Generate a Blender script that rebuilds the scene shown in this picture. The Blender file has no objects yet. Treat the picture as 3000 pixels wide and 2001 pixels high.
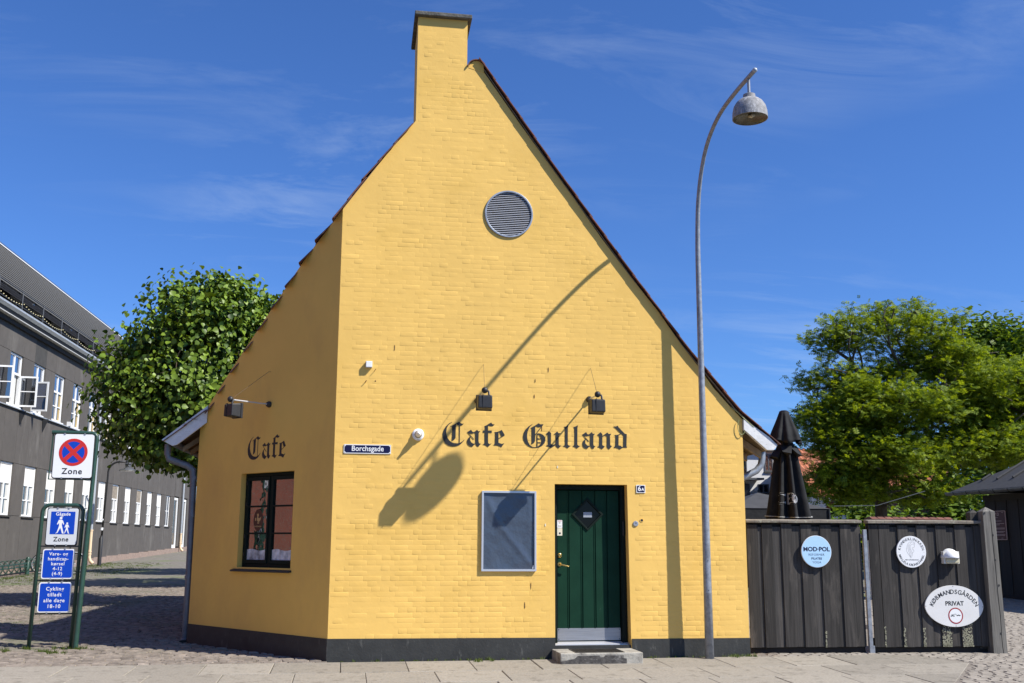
import bpy, bmesh, math, random
from mathutils import Vector, Matrix, geometry, noise
random.seed(7)
R = math.radians
scene = bpy.context.scene
C = scene.collection

# ---------------------------------------------------------------- camera
PITCH, ROLL, YAW, FPX = 0.1901, 0.0038, 0.1567, 3060.9
fw = Vector((0, math.cos(PITCH), math.sin(PITCH)))
up = Vector((0, -math.sin(PITCH), math.cos(PITCH)))
rt = Vector((1, 0, 0))
rt, up = rt*math.cos(ROLL)+up*math.sin(ROLL), up*math.cos(ROLL)-rt*math.sin(ROLL)
yaw = Matrix.Rotation(-YAW, 3, 'Z')
rt, up, fw = yaw@rt, yaw@up, yaw@fw
cam = bpy.data.cameras.new('camera')
camo = bpy.data.objects.new('camera', cam)
C.objects.link(camo)
M = Matrix((rt, up, -fw)).transposed().to_4x4()
M.translation = Vector((0, 0, 1.5))
camo.matrix_world = M
cam.sensor_width = 36
cam.lens = FPX/3000*36
cam.clip_start = .1
cam.clip_end = 3000
scene.camera = camo

# ---------------------------------------------------------------- light
SUN_TO = Vector((1.56, -1.0, 1.93)).normalized()
world = bpy.data.worlds.new('World')
scene.world = world
world.use_nodes = True
wn, wl = world.node_tree.nodes, world.node_tree.links
wn.clear()
sky = wn.new('ShaderNodeTexSky')
sky.sky_type = 'NISHITA'
sky.sun_disc = False
sky.sun_elevation = math.asin(SUN_TO.z)
sky.sun_rotation = math.atan2(SUN_TO.x, SUN_TO.y)
sky.altitude = 100
sky.air_density = 1.0
sky.dust_density = .25
sky.ozone_density = 3.5
hs = wn.new('ShaderNodeMix'); hs.data_type = 'RGBA'; hs.blend_type = 'MULTIPLY'     # white balance of the sky
hs.inputs['Factor'].default_value = 1
hs.inputs['B'].default_value = (.50, .79, 1.28, 1)
wl.new(sky.outputs[0], hs.inputs['A'])
tc = wn.new('ShaderNodeTexCoord')
sx = wn.new('ShaderNodeSeparateXYZ')
wl.new(tc.outputs['Generated'], sx.inputs[0])
def wmath(op, a, b=None):
    n = wn.new('ShaderNodeMath'); n.operation = op
    for i, v in enumerate((a, b)):
        if v is None: continue
        if isinstance(v, (int, float)): n.inputs[i].default_value = v
        else: wl.new(v, n.inputs[i])
    return n.outputs[0]
zc = wmath('MAXIMUM', sx.outputs['Z'], .03)
zc = wmath('ADD', zc, .12)
cx = wmath('DIVIDE', sx.outputs['X'], zc)
cy = wmath('DIVIDE', sx.outputs['Y'], zc)
cb = wn.new('ShaderNodeCombineXYZ')
wl.new(cx, cb.inputs[0]); wl.new(cy, cb.inputs[1])
mp = wn.new('ShaderNodeMapping')
mp.inputs['Rotation'].default_value = (0, 0, R(-58))
mp.inputs['Scale'].default_value = (.7, 1.9, 1)
wl.new(cb.outputs[0], mp.inputs[0])
nz = wn.new('ShaderNodeTexNoise')
nz.inputs['Scale'].default_value = 2.3
nz.inputs['Detail'].default_value = 9
nz.inputs['Roughness'].default_value = .64
nz.inputs['Distortion'].default_value = .9
wl.new(mp.outputs[0], nz.inputs['Vector'])
nz2 = wn.new('ShaderNodeTexNoise')
nz2.inputs['Scale'].default_value = .8
nz2.inputs['Detail'].default_value = 3
wl.new(cb.outputs[0], nz2.inputs['Vector'])
rmp = wn.new('ShaderNodeMapRange')
rmp.inputs['From Min'].default_value = .47
rmp.inputs['From Max'].default_value = .80
rmp.inputs['To Max'].default_value = .34
wl.new(nz.outputs[0], rmp.inputs['Value'])
rmp2 = wn.new('ShaderNodeMapRange')
rmp2.inputs['From Min'].default_value = .42
rmp2.inputs['From Max'].default_value = .6
wl.new(nz2.outputs[0], rmp2.inputs['Value'])
fac = wmath('MULTIPLY', rmp.outputs[0], rmp2.outputs[0])
mx = wn.new('ShaderNodeMix'); mx.data_type = 'RGBA'
wl.new(fac, mx.inputs['Factor'])
wl.new(hs.outputs['Result'], mx.inputs['A'])
mx.inputs['B'].default_value = (5.2, 6.2, 7.6, 1)
bg = wn.new('ShaderNodeBackground')
bg.inputs['Strength'].default_value = .075
wl.new(mx.outputs['Result'], bg.inputs['Color'])
wo = wn.new('ShaderNodeOutputWorld')
wl.new(bg.outputs[0], wo.inputs[0])

sun = bpy.data.lights.new('sun', 'SUN')
sun.energy = 4.5
sun.angle = R(.53)
sun.color = (1, .955, .88)
suno = bpy.data.objects.new('sun', sun)
C.objects.link(suno)
suno.rotation_euler = (-SUN_TO).to_track_quat('-Z', 'Y').to_euler()
suno.location = SUN_TO*60

vs = scene.view_settings
vs.view_transform = 'Standard'
vs.look = 'None'
vs.gamma = 1
vs.use_curve_mapping = False
vs.exposure = .72
scene.render.engine = 'CYCLES'

# ---------------------------------------------------------------- materials
MATS = {}
def mat(name, col, rough=.7, metal=0, var=.0, vscale=3, stretch=(1, 1, 1), bump=0, bscale=40, bdist=.01,
        col2=None, spec=.5, rnd=0, dirt=None, bstretch=None, clear=0):
    m = bpy.data.materials.new(name)
    m.use_nodes = True
    nt = m.node_tree
    n, l = nt.nodes, nt.links
    b = n['Principled BSDF']
    b.inputs['Roughness'].default_value = rough
    b.inputs['Metallic'].default_value = metal
    b.inputs['Specular IOR Level'].default_value = spec
    if clear: b.inputs['Coat Weight'].default_value = clear
    geo = n.new('ShaderNodeNewGeometry')
    def mapped(s):
        q = n.new('ShaderNodeMapping')
        q.inputs['Scale'].default_value = s
        l.new(geo.outputs['Position'], q.inputs[0])
        return q.outputs[0]
    cur = None
    c1 = tuple(col)+(1,)
    if var or col2:
        tn = n.new('ShaderNodeTexNoise')
        tn.inputs['Scale'].default_value = vscale
        tn.inputs['Detail'].default_value = 6
        tn.inputs['Roughness'].default_value = .62
        l.new(mapped(stretch), tn.inputs['Vector'])
        cr = n.new('ShaderNodeValToRGB')
        cr.color_ramp.elements[0].position = .3
        cr.color_ramp.elements[1].position = .7
        a = col2 if col2 else tuple(v*(1-var) for v in col)
        d = col if col2 else tuple(min(1, v*(1+var)) for v in col)
        cr.color_ramp.elements[0].color = tuple(a)+(1,)
        cr.color_ramp.elements[1].color = tuple(d)+(1,)
        l.new(tn.outputs[0], cr.inputs[0])
        cur = cr.outputs[0]
    if rnd:
        oi = n.new('ShaderNodeObjectInfo')
        mr = n.new('ShaderNodeMapRange')
        mr.inputs['To Min'].default_value = 1-rnd
        mr.inputs['To Max'].default_value = 1+rnd
        l.new(oi.outputs['Random'], mr.inputs['Value'])
        h = n.new('ShaderNodeHueSaturation')
        l.new(mr.outputs[0], h.inputs['Value'])
        if cur: l.new(cur, h.inputs['Color'])
        else: h.inputs['Color'].default_value = c1
        cur = h.outputs[0]
    if dirt:                      # (colour, scale, lo, hi, stretch): blotches of wear
        dc, ds, lo, hi, st = dirt
        tn = n.new('ShaderNodeTexNoise')
        tn.inputs['Scale'].default_value = ds
        tn.inputs['Detail'].default_value = 8
        tn.inputs['Roughness'].default_value = .65
        l.new(mapped(st), tn.inputs['Vector'])
        mr = n.new('ShaderNodeMapRange')
        mr.inputs['From Min'].default_value = lo
        mr.inputs['From Max'].default_value = hi
        l.new(tn.outputs[0], mr.inputs['Value'])
        mxx = n.new('ShaderNodeMix'); mxx.data_type = 'RGBA'
        l.new(mr.outputs[0], mxx.inputs['Factor'])
        if cur: l.new(cur, mxx.inputs['A'])
        else: mxx.inputs['A'].default_value = c1
        mxx.inputs['B'].default_value = tuple(dc)+(1,)
        cur = mxx.outputs['Result']
    if cur: l.new(cur, b.inputs['Base Color'])
    else: b.inputs['Base Color'].default_value = c1
    if bump:
        tn = n.new('ShaderNodeTexNoise')
        tn.inputs['Scale'].default_value = bscale
        tn.inputs['Detail'].default_value = 5
        l.new(mapped(bstretch or stretch), tn.inputs['Vector'])
        bp = n.new('ShaderNodeBump')
        bp.inputs['Strength'].default_value = bump
        bp.inputs['Distance'].default_value = bdist
        l.new(tn.outputs[0], bp.inputs['Height'])
        l.new(bp.outputs[0], b.inputs['Normal'])
    MATS[name] = m
    return m

def leaf_mat(name, col, col2, trans=.35, rough=.42):
    m = bpy.data.materials.new(name)
    m.use_nodes = True
    n, l = m.node_tree.nodes, m.node_tree.links
    b = n['Principled BSDF']
    b.inputs['Roughness'].default_value = rough
    b.inputs['Specular IOR Level'].default_value = .22
    geo = n.new('ShaderNodeNewGeometry')
    tn = n.new('ShaderNodeTexNoise')
    tn.inputs['Scale'].default_value = 2.2
    tn.inputs['Detail'].default_value = 4
    l.new(geo.outputs['Position'], tn.inputs['Vector'])
    rp = n.new('ShaderNodeMath'); rp.operation = 'ADD'
    l.new(tn.outputs[0], rp.inputs[0])
    rs = n.new('ShaderNodeMath'); rs.operation = 'MULTIPLY_ADD'
    l.new(geo.outputs['Random Per Island'], rs.inputs[0])
    rs.inputs[1].default_value = .55; rs.inputs[2].default_value = -.27
    l.new(rs.outputs[0], rp.inputs[1])
    cr = n.new('ShaderNodeValToRGB')
    cr.color_ramp.elements[0].position = .25
    cr.color_ramp.elements[1].position = .75
    cr.color_ramp.elements[0].color = tuple(col2)+(1,)
    cr.color_ramp.elements[1].color = tuple(col)+(1,)
    l.new(rp.outputs[0], cr.inputs[0])
    l.new(cr.outputs[0], b.inputs['Base Color'])
    tr = n.new('ShaderNodeBsdfTranslucent')
    gm = n.new('ShaderNodeMix'); gm.data_type = 'RGBA'; gm.blend_type = 'MULTIPLY'
    gm.inputs['Factor'].default_value = 1
    l.new(cr.outputs[0], gm.inputs['A'])
    gm.inputs['B'].default_value = (1.5, 1.35, .35, 1)
    l.new(gm.outputs['Result'], tr.inputs['Color'])
    ms = n.new('ShaderNodeMixShader')
    ms.inputs[0].default_value = trans
    l.new(b.outputs[0], ms.inputs[1]); l.new(tr.outputs[0], ms.inputs[2])
    l.new(ms.outputs[0], n['Material Output'].inputs[0])
    return m

def glass_mat(name, dark, refl, wave=0, wscale=8, tint=(1, 1, 1)):
    m = bpy.data.materials.new(name)
    m.use_nodes = True
    n, l = m.node_tree.nodes, m.node_tree.links
    n.remove(n['Principled BSDF'])
    d = n.new('ShaderNodeBsdfDiffuse'); d.inputs[0].default_value = tuple(dark)+(1,)
    g = n.new('ShaderNodeBsdfGlossy'); g.inputs['Roughness'].default_value = .015
    g.inputs['Color'].default_value = tuple(tint)+(1,)
    ms = n.new('ShaderNodeMixShader'); ms.inputs[0].default_value = refl
    l.new(d.outputs[0], ms.inputs[1]); l.new(g.outputs[0], ms.inputs[2])
    l.new(ms.outputs[0], n['Material Output'].inputs[0])
    if wave:
        geo = n.new('ShaderNodeNewGeometry')
        tn = n.new('ShaderNodeTexNoise'); tn.inputs['Scale'].default_value = wscale
        tn.inputs['Detail'].default_value = 1
        l.new(geo.outputs['Position'], tn.inputs['Vector'])
        bp = n.new('ShaderNodeBump'); bp.inputs['Strength'].default_value = wave
        bp.inputs['Distance'].default_value = .01
        l.new(tn.outputs[0], bp.inputs['Height'])
        l.new(bp.outputs[0], g.inputs['Normal'])
    return m

yellow = mat('yellow_limewash', (.775, .492, .13), .82, var=.045, vscale=1.3, bump=.4, bscale=9, bdist=.006,
             dirt=((.69, .43, .10), .9, .52, .8, (1, 1, 1.6)), spec=.25)
yellow_smooth = mat('yellow_plaster', (.775, .48, .11), .8, var=.05, vscale=1.1, bump=.4, bscale=7, bdist=.006, spec=.25,
             dirt=((.62, .36, .10), .8, .5, .8, (1, 1, .5)))
tar = mat('black_tar', (.030, .031, .029), .62, var=.25, vscale=5, bump=.5, bscale=30, bdist=.006,
          dirt=((.10, .10, .09), 16, .60, .72, (1, 1, .22)), spec=.4)
letterblack = mat('letter_black', (.014, .015, .014), .6, var=.3, vscale=9)
greendoor = mat('door_green', (.008, .036, .021), .6, var=.15, vscale=4, dirt=((.07, .11, .09), 14, .68, .74, (1, 1, .3)), spec=.08)
doordark = mat('frame_green_black', (.005, .010, .008), .5, spec=.15)
winframe = mat('window_green_black', (.008, .015, .012), .6, spec=.1)
roofred = mat('roof_tile_red', (.17, .062, .040), .8, var=.35, vscale=12, rnd=.2, dirt=((.07, .055, .045), 9, .5, .75, (1, 1, 1)))
capmat = mat('cap_concrete', (.10, .095, .08), .9, var=.5, vscale=14, bump=.8, bscale=40)
whitewood = mat('weathered_white_wood', (.66, .66, .64), .75, var=.12, vscale=6, dirt=((.20, .17, .14), 16, .60, .72, (.4, .4, 2.5)), bump=.3, bscale=30)
soffit = mat('soffit_wood', (.30, .22, .14), .85, var=.3, vscale=8)
zinc = mat('zinc', (.30, .33, .37), .48, .55, var=.25, vscale=9, dirt=((.14, .14, .15), 12, .58, .75, (1, 1, .4)))
zincgrey = mat('grey_painted_zinc', (.14, .15, .165), .5, .2, var=.2, vscale=7)
galv = mat('galvanised_steel', (.25, .27, .30), .5, .25, var=.28, vscale=16, dirt=((.15, .15, .155), 9, .55, .75, (1, 1, .35)), bump=.15, bscale=60)
alu = mat('aluminium', (.60, .61, .63), .35, .45)
blackmetal = mat('black_lamp_metal', (.022, .022, .023), .5, .1, var=.2, vscale=20)
steel = mat('brushed_steel', (.33, .335, .35), .42, .55, var=.12, vscale=14, stretch=(.2, .2, 3))
brass = mat('brass', (.55, .38, .12), .28, .9)
white = mat('white_enamel', (.80, .80, .79), .35)
whitesign = mat('white_sign', (.80, .82, .83), .4)
blue = mat('sign_blue', (.005, .055, .44), .55, spec=.2)
red = mat('sign_red', (.55, .025, .018), .4)
navy = mat('enamel_navy', (.006, .008, .05), .45, spec=.25)
signblack = mat('sign_black', (.012, .012, .013), .5)
postgreen = mat('post_green', (.022, .060, .044), .38, var=.15, vscale=12)
postergrey = mat('poster_sheet', (.060, .078, .110), .22, var=.15, vscale=2.2, bump=1, bscale=2.6, bdist=.035, stretch=(1, 1, .8))
lightblue = mat('sign_pale_blue', (.42, .64, .84), .4)
darkbluetext = mat('sign_dark_blue_text', (.01, .02, .06), .5)
fencewood = mat('fence_board_dark', (.043, .039, .035), .82, var=.45, vscale=30, stretch=(1, 1, .035), rnd=.38, bump=.7, bscale=60, bdist=.004,
                bstretch=(1, 1, .04), dirt=((.115, .10, .085), 7, .55, .8, (1, 1, .18)), spec=.3)
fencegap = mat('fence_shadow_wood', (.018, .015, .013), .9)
copingwood = mat('coping_wood', (.20, .17, .13), .9, var=.5, vscale=22, stretch=(.08, .3, 1), bump=.6, bscale=50,
                 dirt=((.38, .38, .28), 20, .56, .68, (.5, .5, 1)))
postwood = mat('post_wood', (.155, .145, .125), .88, var=.4, vscale=26, stretch=(1, 1, .05), bump=.8, bscale=50, bdist=.006, bstretch=(1, 1, .05),
               dirt=((.04, .036, .03), 11, .60, .70, (2, 2, .12)))
slabm = mat('granite_slab', (.265, .240, .198), .85, var=.2, vscale=40, rnd=.14, bump=.35, bscale=90, bdist=.004,
            dirt=((.13, .115, .09), 7, .54, .74, (1, 1, 1)), spec=.3)
sett = mat('sett_stone', (.225, .190, .155), .82, var=.30, vscale=11, rnd=.25, bump=.4, bscale=70, bdist=.004, spec=.3)
palesett = mat('pale_sett', (.27, .240, .20), .85, var=.3, vscale=8, bump=.3, bscale=60, bdist=.003, spec=.25)
settmany = mat('sett_stone_many', (.215, .182, .148), .82, var=.5, vscale=7, bump=.4, bscale=60, bdist=.004, spec=.3,
               dirt=((.13, .14, .09), .8, .50, .72, (1, 1, 1)))
joint = mat('sandy_joint', (.10, .085, .065), .95, var=.35, vscale=12, bump=.4, bscale=50, dirt=((.07, .10, .03), 1.5, .55, .72, (1, 1, 1)))
streetm = mat('cobbled_street', (.16, .145, .12), .9, var=.3, vscale=5, bump=1, bscale=9, bdist=.03, dirt=((.12, .15, .05), .5, .5, .66, (1, 1, 1)))
stepm = mat('step_concrete', (.36, .34, .29), .9, var=.25, vscale=14, bump=.6, bscale=45, dirt=((.10, .09, .08), 7, .48, .66, (1, 1, 1)))
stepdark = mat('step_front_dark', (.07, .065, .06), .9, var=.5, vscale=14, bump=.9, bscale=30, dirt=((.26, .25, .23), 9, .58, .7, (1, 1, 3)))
grate = mat('grate_iron', (.07, .065, .055), .6, .4, var=.3, vscale=20)
greyplaster = mat('grey_plaster', (.086, .077, .068), .9, var=.12, vscale=3, rnd=.06, bump=.3, bscale=40, dirt=((.14, .13, .115), 1.2, .55, .75, (1, 1, .4)))
greydark = mat('grey_plaster_dark', (.05, .048, .044), .9, var=.2, vscale=6)
pinkbase = mat('granite_base_course', (.27, .20, .16), .85, var=.25, vscale=9)
whitepaint = mat('white_window_paint', (.80, .80, .78), .45)
shutterwhite = mat('white_blind_panel', (.74, .72, .68), .8)
curtain = mat('curtain', (.55, .55, .52), .9, var=.25, vscale=18, stretch=(1, 1, .1))
curtainy = mat('curtain_ochre', (.38, .28, .12), .9, var=.25, vscale=18, stretch=(1, 1, .1))
slatwhite = mat('roof_slat', (.165, .16, .15), .7)
darkroof = mat('dark_roof', (.020, .020, .022), .8)
greysteel = mat('grey_rail_steel', (.11, .115, .12), .5, .4)
palemetal = mat('pale_gutter', (.38, .41, .44), .5, .2)
creampipe = mat('cream_pipe', (.68, .52, .34), .6)
bulb = mat('pale_bulb', (.75, .66, .38), .4)
bark = mat('bark', (.085, .065, .045), .95, var=.4, vscale=14, stretch=(1, 1, .3), bump=1, bscale=24, bdist=.02)
limeleaf = leaf_mat('lime_leaf', (.20, .30, .034), (.024, .060, .008), .16, .42)
gledleaf = leaf_mat('locust_leaf', (.25, .325, .027), (.075, .13, .014), .45, .5)
darkleaf = leaf_mat('dark_leaf', (.17, .26, .030), (.035, .075, .012), .3, .5)
grassm = leaf_mat('grass_blade', (.11, .14, .03), (.07, .11, .02), .3, .6)
parasolm = mat('black_canvas', (.018, .0185, .019), .8, var=.3, vscale=8, bump=.5, bscale=14, bdist=.01, spec=.2)
marqueem = mat('charcoal_canvas', (.045, .045, .046), .8, var=.2, vscale=3)
whitehouse = mat('white_painted_brick', (.60, .60, .59), .85, var=.05, vscale=3, bump=.4, bscale=9)
orangetile = mat('orange_tile_roof', (.42, .15, .07), .85, var=.35, vscale=4, bump=1, bscale=9, bdist=.05, dirt=((.20, .10, .07), 1.4, .5, .7, (1, 1, 1)))
shedwood = mat('black_tarred_board', (.016, .014, .012), .75, var=.35, vscale=24, stretch=(1, 1, .04), rnd=.25, bump=.5, bscale=50, bstretch=(1, 1, .04))
feltroof = mat('roofing_felt', (.040, .041, .044), .85, var=.25, vscale=12, bump=.3, bscale=60)
brownsign = mat('brown_sign', (.075, .022, .018), .4)
pinkline = mat('sign_pale_line', (.50, .36, .32), .5)
redbrick = mat('red_brick_wall', (.30, .095, .06), .85, var=.2, vscale=3)
greymortar = mat('mortar_grey', (.30, .24, .20), .9)
oldglass = glass_mat('old_wavy_glass', (.010, .010, .010), .26, wave=.22, wscale=7)
skyglass = glass_mat('window_glass', (.020, .022, .025), .30, wave=.15, wscale=2)
darkglass = glass_mat('dark_glass', (.005, .005, .005), .015)
blueglass = glass_mat('blue_glass', (.02, .05, .12), .45)
ducklogo = mat('decal_brown', (.055, .018, .012), .5)
duckbody = mat('decal_gold', (.46, .30, .12), .5)
creamlabel = mat('cream_label', (.70, .66, .52), .5)
wire = mat('rust_wire', (.12, .075, .04), .8)
rust = mat('rust_stain', (.17, .085, .035), .95, var=.4, vscale=60)
rubber = mat('rubber', (.02, .02, .02), .8)
redpaint = mat('red_saddle', (.25, .03, .02), .5)
lampglass = mat('opal_lamp', (.78, .78, .76), .3)
reflector = mat('lamp_inside', (.10, .095, .065), .25, .2, var=.4, vscale=14)

# ---------------------------------------------------------------- geometry helpers
GY = 14.105                        # the plane of the yellow gable
def gz(y):
    if y < GY: return .025*(y-GY)
    if y < 90: return .018*(y-GY)
    return .018*(90-GY)

class Fr:                          # a wall frame: u to the right, v up, w out of the wall
    def __init__(s, o, deg):
        a = R(deg)
        s.o = Vector(o)
        s.u = Vector((math.cos(a), math.sin(a), 0))
        s.v = Vector((0, 0, 1))
        s.w = Vector((math.sin(a), -math.cos(a), 0))
    def p(s, u, v, w=0):
        return s.o+s.u*u+s.v*v+s.w*w
    def mat(s, u=0, v=0, w=0):
        m = Matrix((s.u, s.v, s.w)).transposed().to_4x4()
        m.translation = s.p(u, v, w)
        return m
W = Fr((0, 0, 0), 0)
W.p = lambda u, v, w=0: Vector((u, v, w))       # plain world axes: u=x v=y w=z
FA = Fr((0, GY, 0), 0)
CH = Fr((-.157, GY, 0), -48)
FE = Fr((5.6, 14.3, 0), math.degrees(-math.atan(.0725)))
GR = Fr((-10.11-.04*46.04, 0, 0), math.degrees(math.atan2(.9992, .04)))
def bx(x, y): return x+.045*max(0, y-GY)        # the house runs back very slightly to the right

class MB:
    def __init__(s): s.v = []; s.f = []
    def add(s, vs, fs):
        n = len(s.v)
        s.v += [tuple(p) for p in vs]
        s.f += [tuple(i+n for i in f) for f in fs]
        return s
    def box(s, F, u0, u1, v0, v1, w0, w1):
        vs = [F.p(u, v, w) for w in (w0, w1) for u, v in ((u0, v0), (u1, v0), (u1, v1), (u0, v1))]
        return s.add(vs, [(3, 2, 1, 0), (4, 5, 6, 7), (0, 1, 5, 4), (1, 2, 6, 5), (2, 3, 7, 6), (3, 0, 4, 7)])
    def hexa(s, q):                 # 8 points: bottom ring, top ring
        return s.add(q, [(3, 2, 1, 0), (4, 5, 6, 7), (0, 1, 5, 4), (1, 2, 6, 5), (2, 3, 7, 6), (3, 0, 4, 7)])
    def tube(s, pts, r, n=10, cap=True):
        pts = [Vector(p) for p in pts]
        k = len(pts)
        rs = r if isinstance(r, (list, tuple)) else [r]*k
        vs = []
        ref = None
        for i in range(k):
            t = (pts[min(i+1, k-1)]-pts[max(i-1, 0)]).normalized()
            if ref is None:
                ref = t.orthogonal().normalized()
            ref = (ref-t*ref.dot(t))
            ref = ref.normalized() if ref.length > 1e-6 else t.orthogonal().normalized()
            b = t.cross(ref)
            for j in range(n):
                a = 2*math.pi*j/n
                vs.append(pts[i]+(ref*math.cos(a)+b*math.sin(a))*rs[i])
        fs = [(i*n+j, i*n+(j+1) % n, (i+1)*n+(j+1) % n, (i+1)*n+j) for i in range(k-1) for j in range(n)]
        if cap:
            fs.append(tuple(range(n))[::-1]); fs.append(tuple((k-1)*n+j for j in range(n)))
        return s.add(vs, fs)
    def lathe(s, o, ax, prof, n=24, a0=0, a1=2*math.pi):       # prof: (radius, height along ax)
        o = Vector(o); ax = Vector(ax).normalized()
        x = ax.orthogonal().normalized(); y = ax.cross(x)
        vs = [o+ax*h+(x*math.cos(2*math.pi*j/n)+y*math.sin(2*math.pi*j/n))*max(rr, 1e-4) for rr, h in prof for j in range(n)]
        fs = [(i*n+j, i*n+(j+1) % n, (i+1)*n+(j+1) % n, (i+1)*n+j) for i in range(len(prof)-1) for j in range(n)]
        return s.add(vs, fs)
    def poly(s, F, rings, w0, w1, back=False):                   # extruded outline with holes
        tl = [[Vector((a, b, 0)) for a, b in r] for r in rings]
        tris = geometry.tessellate_polygon(tl)
        flat = [p for r in tl for p in r]
        n = len(flat)
        vs = [F.p(p.x, p.y, w1) for p in flat]+[F.p(p.x, p.y, w0) for p in flat]
        fs = []
        for t in tris:
            a, b, c = (flat[i] for i in t)
            if (b-a).cross(c-a).z < 0: t = (t[0], t[2], t[1])
            fs.append(tuple(t))
            if back: fs.append((t[2]+n, t[1]+n, t[0]+n))
        i0 = 0
        for ri, r in enumerate(tl):
            m = len(r)
            ar = sum(r[i].x*r[(i+1) % m].y-r[(i+1) % m].x*r[i].y for i in range(m))
            flip = (ar < 0) != (ri > 0)
            for i in range(m):
                a, b = i0+i, i0+(i+1) % m
                fs.append((a, b, b+n, a+n)[::-1] if not flip else (a, b, b+n, a+n))
            i0 += m
        return s.add(vs, fs)
    def sphere(s, c, r, n=12, m=8, sc=(1, 1, 1)):
        c = Vector(c)
        vs = [c+Vector((r*sc[0]*math.sin(math.pi*i/m)*math.cos(2*math.pi*j/n), r*sc[1]*math.sin(math.pi*i/m)*math.sin(2*math.pi*j/n), r*sc[2]*math.cos(math.pi*i/m)))
              for i in range(m+1) for j in range(n)]
        fs = [(i*n+j, (i+1)*n+j, (i+1)*n+(j+1) % n, i*n+(j+1) % n) for i in range(m) for j in range(n)]
        return s.add(vs, fs)
    def mesh(s, name, material, smooth=False):
        me = bpy.data.meshes.new(name)
        me.from_pydata(s.v, [], s.f)
        me.materials.append(material)
        if smooth:
            me.shade_smooth()
            if smooth != 'all':
                me.set_sharp_from_angle(angle=R(smooth if smooth is not True else 40))
        me.update()
        return me
    def build(s, name, material, parent=None, smooth=False, bevel=0, label=None):
        me = s.mesh(name, material, smooth)
        o = bpy.data.objects.new(name, me)
        C.objects.link(o)
        if parent: attach(o, parent)
        if label: o['label'] = label
        if bevel:
            md = o.modifiers.new('bevel', 'BEVEL'); md.width = bevel; md.segments = 2
            md.limit_method = 'ANGLE'; md.angle_limit = R(35)
        return o

def wmat(o):
    m = o.matrix_basis.copy()
    if o.parent: m = wmat(o.parent)@o.matrix_parent_inverse@m
    return m
def attach(o, parent):
    o.parent = parent
    o.matrix_parent_inverse = wmat(parent).inverted()
def thing(name, label, cat, loc=(0, 0, 0), rz=0, group=None):
    o = bpy.data.objects.new(name, None)
    C.objects.link(o)
    o.empty_display_size = .2
    o.location = loc
    o.rotation_euler = (0, 0, rz)
    o['label'] = label; o['category'] = cat
    if group: o['group'] = group
    return o
def tag(o, label, cat, group=None):
    o['label'] = label; o['category'] = cat
    if group: o['group'] = group
    return o
def structure(o):
    o['kind'] = 'structure'; return o
def stuff(o):
    o['kind'] = 'stuff'; return o
def inst(name, me, loc, parent=None, rot=(0, 0, 0), scale=(1, 1, 1)):
    o = bpy.data.objects.new(name, me)
    C.objects.link(o)
    o.location = loc; o.rotation_euler = rot; o.scale = scale
    if parent: attach(o, parent)
    return o

def text_mesh(s, size, bold=0, space=1.0, narrow=1.0, ext=.0006, line=1.0):
    cu = bpy.data.curves.new('t', 'FONT')
    cu.body = s; cu.size = size; cu.align_x = 'CENTER'; cu.align_y = 'CENTER'
    cu.offset = bold; cu.space_character = space; cu.space_line = line
    cu.extrude = ext; cu.resolution_u = 4
    o = bpy.data.objects.new('t', cu)
    C.objects.link(o)
    dg = bpy.context.evaluated_depsgraph_get()
    me = bpy.data.meshes.new_from_object(o.evaluated_get(dg))
    bpy.data.objects.remove(o)
    for v in me.vertices: v.co.x *= narrow
    return me
def text(s, F, u, v, w, size, material, parent, bold=0, space=1.0, narrow=1.0, rot=0, name='lettering', line=1.0):
    me = text_mesh(s, size, bold, space, narrow, line=line)
    me.materials.clear(); me.materials.append(material)
    o = bpy.data.objects.new(name, me)
    C.objects.link(o)
    o.matrix_basis = F.mat(u, v, w)@Matrix.Rotation(rot, 4, 'Z')
    if parent: attach(o, parent)
    return o
def arc_text(s, F, cu, cv, w, ru, rv, a0, a1, size, material, parent, flip=False, bold=0, name='lettering'):
    """characters one by one along an ellipse from angle a0 to a1 (degrees)"""
    mb = MB()
    n = len(s)
    sm = [R(a0+(a1-a0)*k/200) for k in range(201)]
    cum = [0]
    for k in range(200):
        cum.append(cum[-1]+math.hypot(ru*(math.cos(sm[k+1])-math.cos(sm[k])), rv*(math.sin(sm[k+1])-math.sin(sm[k]))))
    wd = [{'I': .55, 'M': 1.25, ' ': .6, 'L': .85, 'E': .9, 'J': .7}.get(c, 1.0) for c in s]
    pos = [sum(wd[:i])+wd[i]/2 for i in range(n)]
    for i, ch in enumerate(s):
        if ch == ' ': continue
        t_ = (pos[i]-pos[0])/(pos[-1]-pos[0])*cum[-1]
        k = max(j for j in range(201) if cum[j] <= t_+1e-9)
        a = sm[k]
        me = text_mesh(ch, size, bold)
        ang = math.atan2(math.sin(a)/rv, math.cos(a)/ru)       # normal of the ellipse
        rot = ang-math.pi/2 if not flip else ang+math.pi/2
        Mx = Matrix.Translation((ru*math.cos(a), rv*math.sin(a), 0))@Matrix.Rotation(rot, 4, 'Z')
        vs = [Mx@v.co for v in me.vertices]
        mb.add([F.p(cu+p.x, cv+p.y, w+p.z) for p in vs], [tuple(p.vertices) for p in me.polygons])
        bpy.data.meshes.remove(me)
    return mb.build(name, material, parent)
def rrect(u0, u1, v0, v1, r, n=5):
    pts = []
    for cx_, cy_, a in ((u1-r, v1-r, 0), (u0+r, v1-r, 90), (u0+r, v0+r, 180), (u1-r, v0+r, 270)):
        for i in range(n+1):
            t = R(a+90*i/n)
            pts.append((cx_+r*math.cos(t), cy_+r*math.sin(t)))
    return pts
def ell(cu, cv, ru, rv, n=40):
    return [(cu+ru*math.cos(2*math.pi*i/n), cv+rv*math.sin(2*math.pi*i/n)) for i in range(n)]

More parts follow.
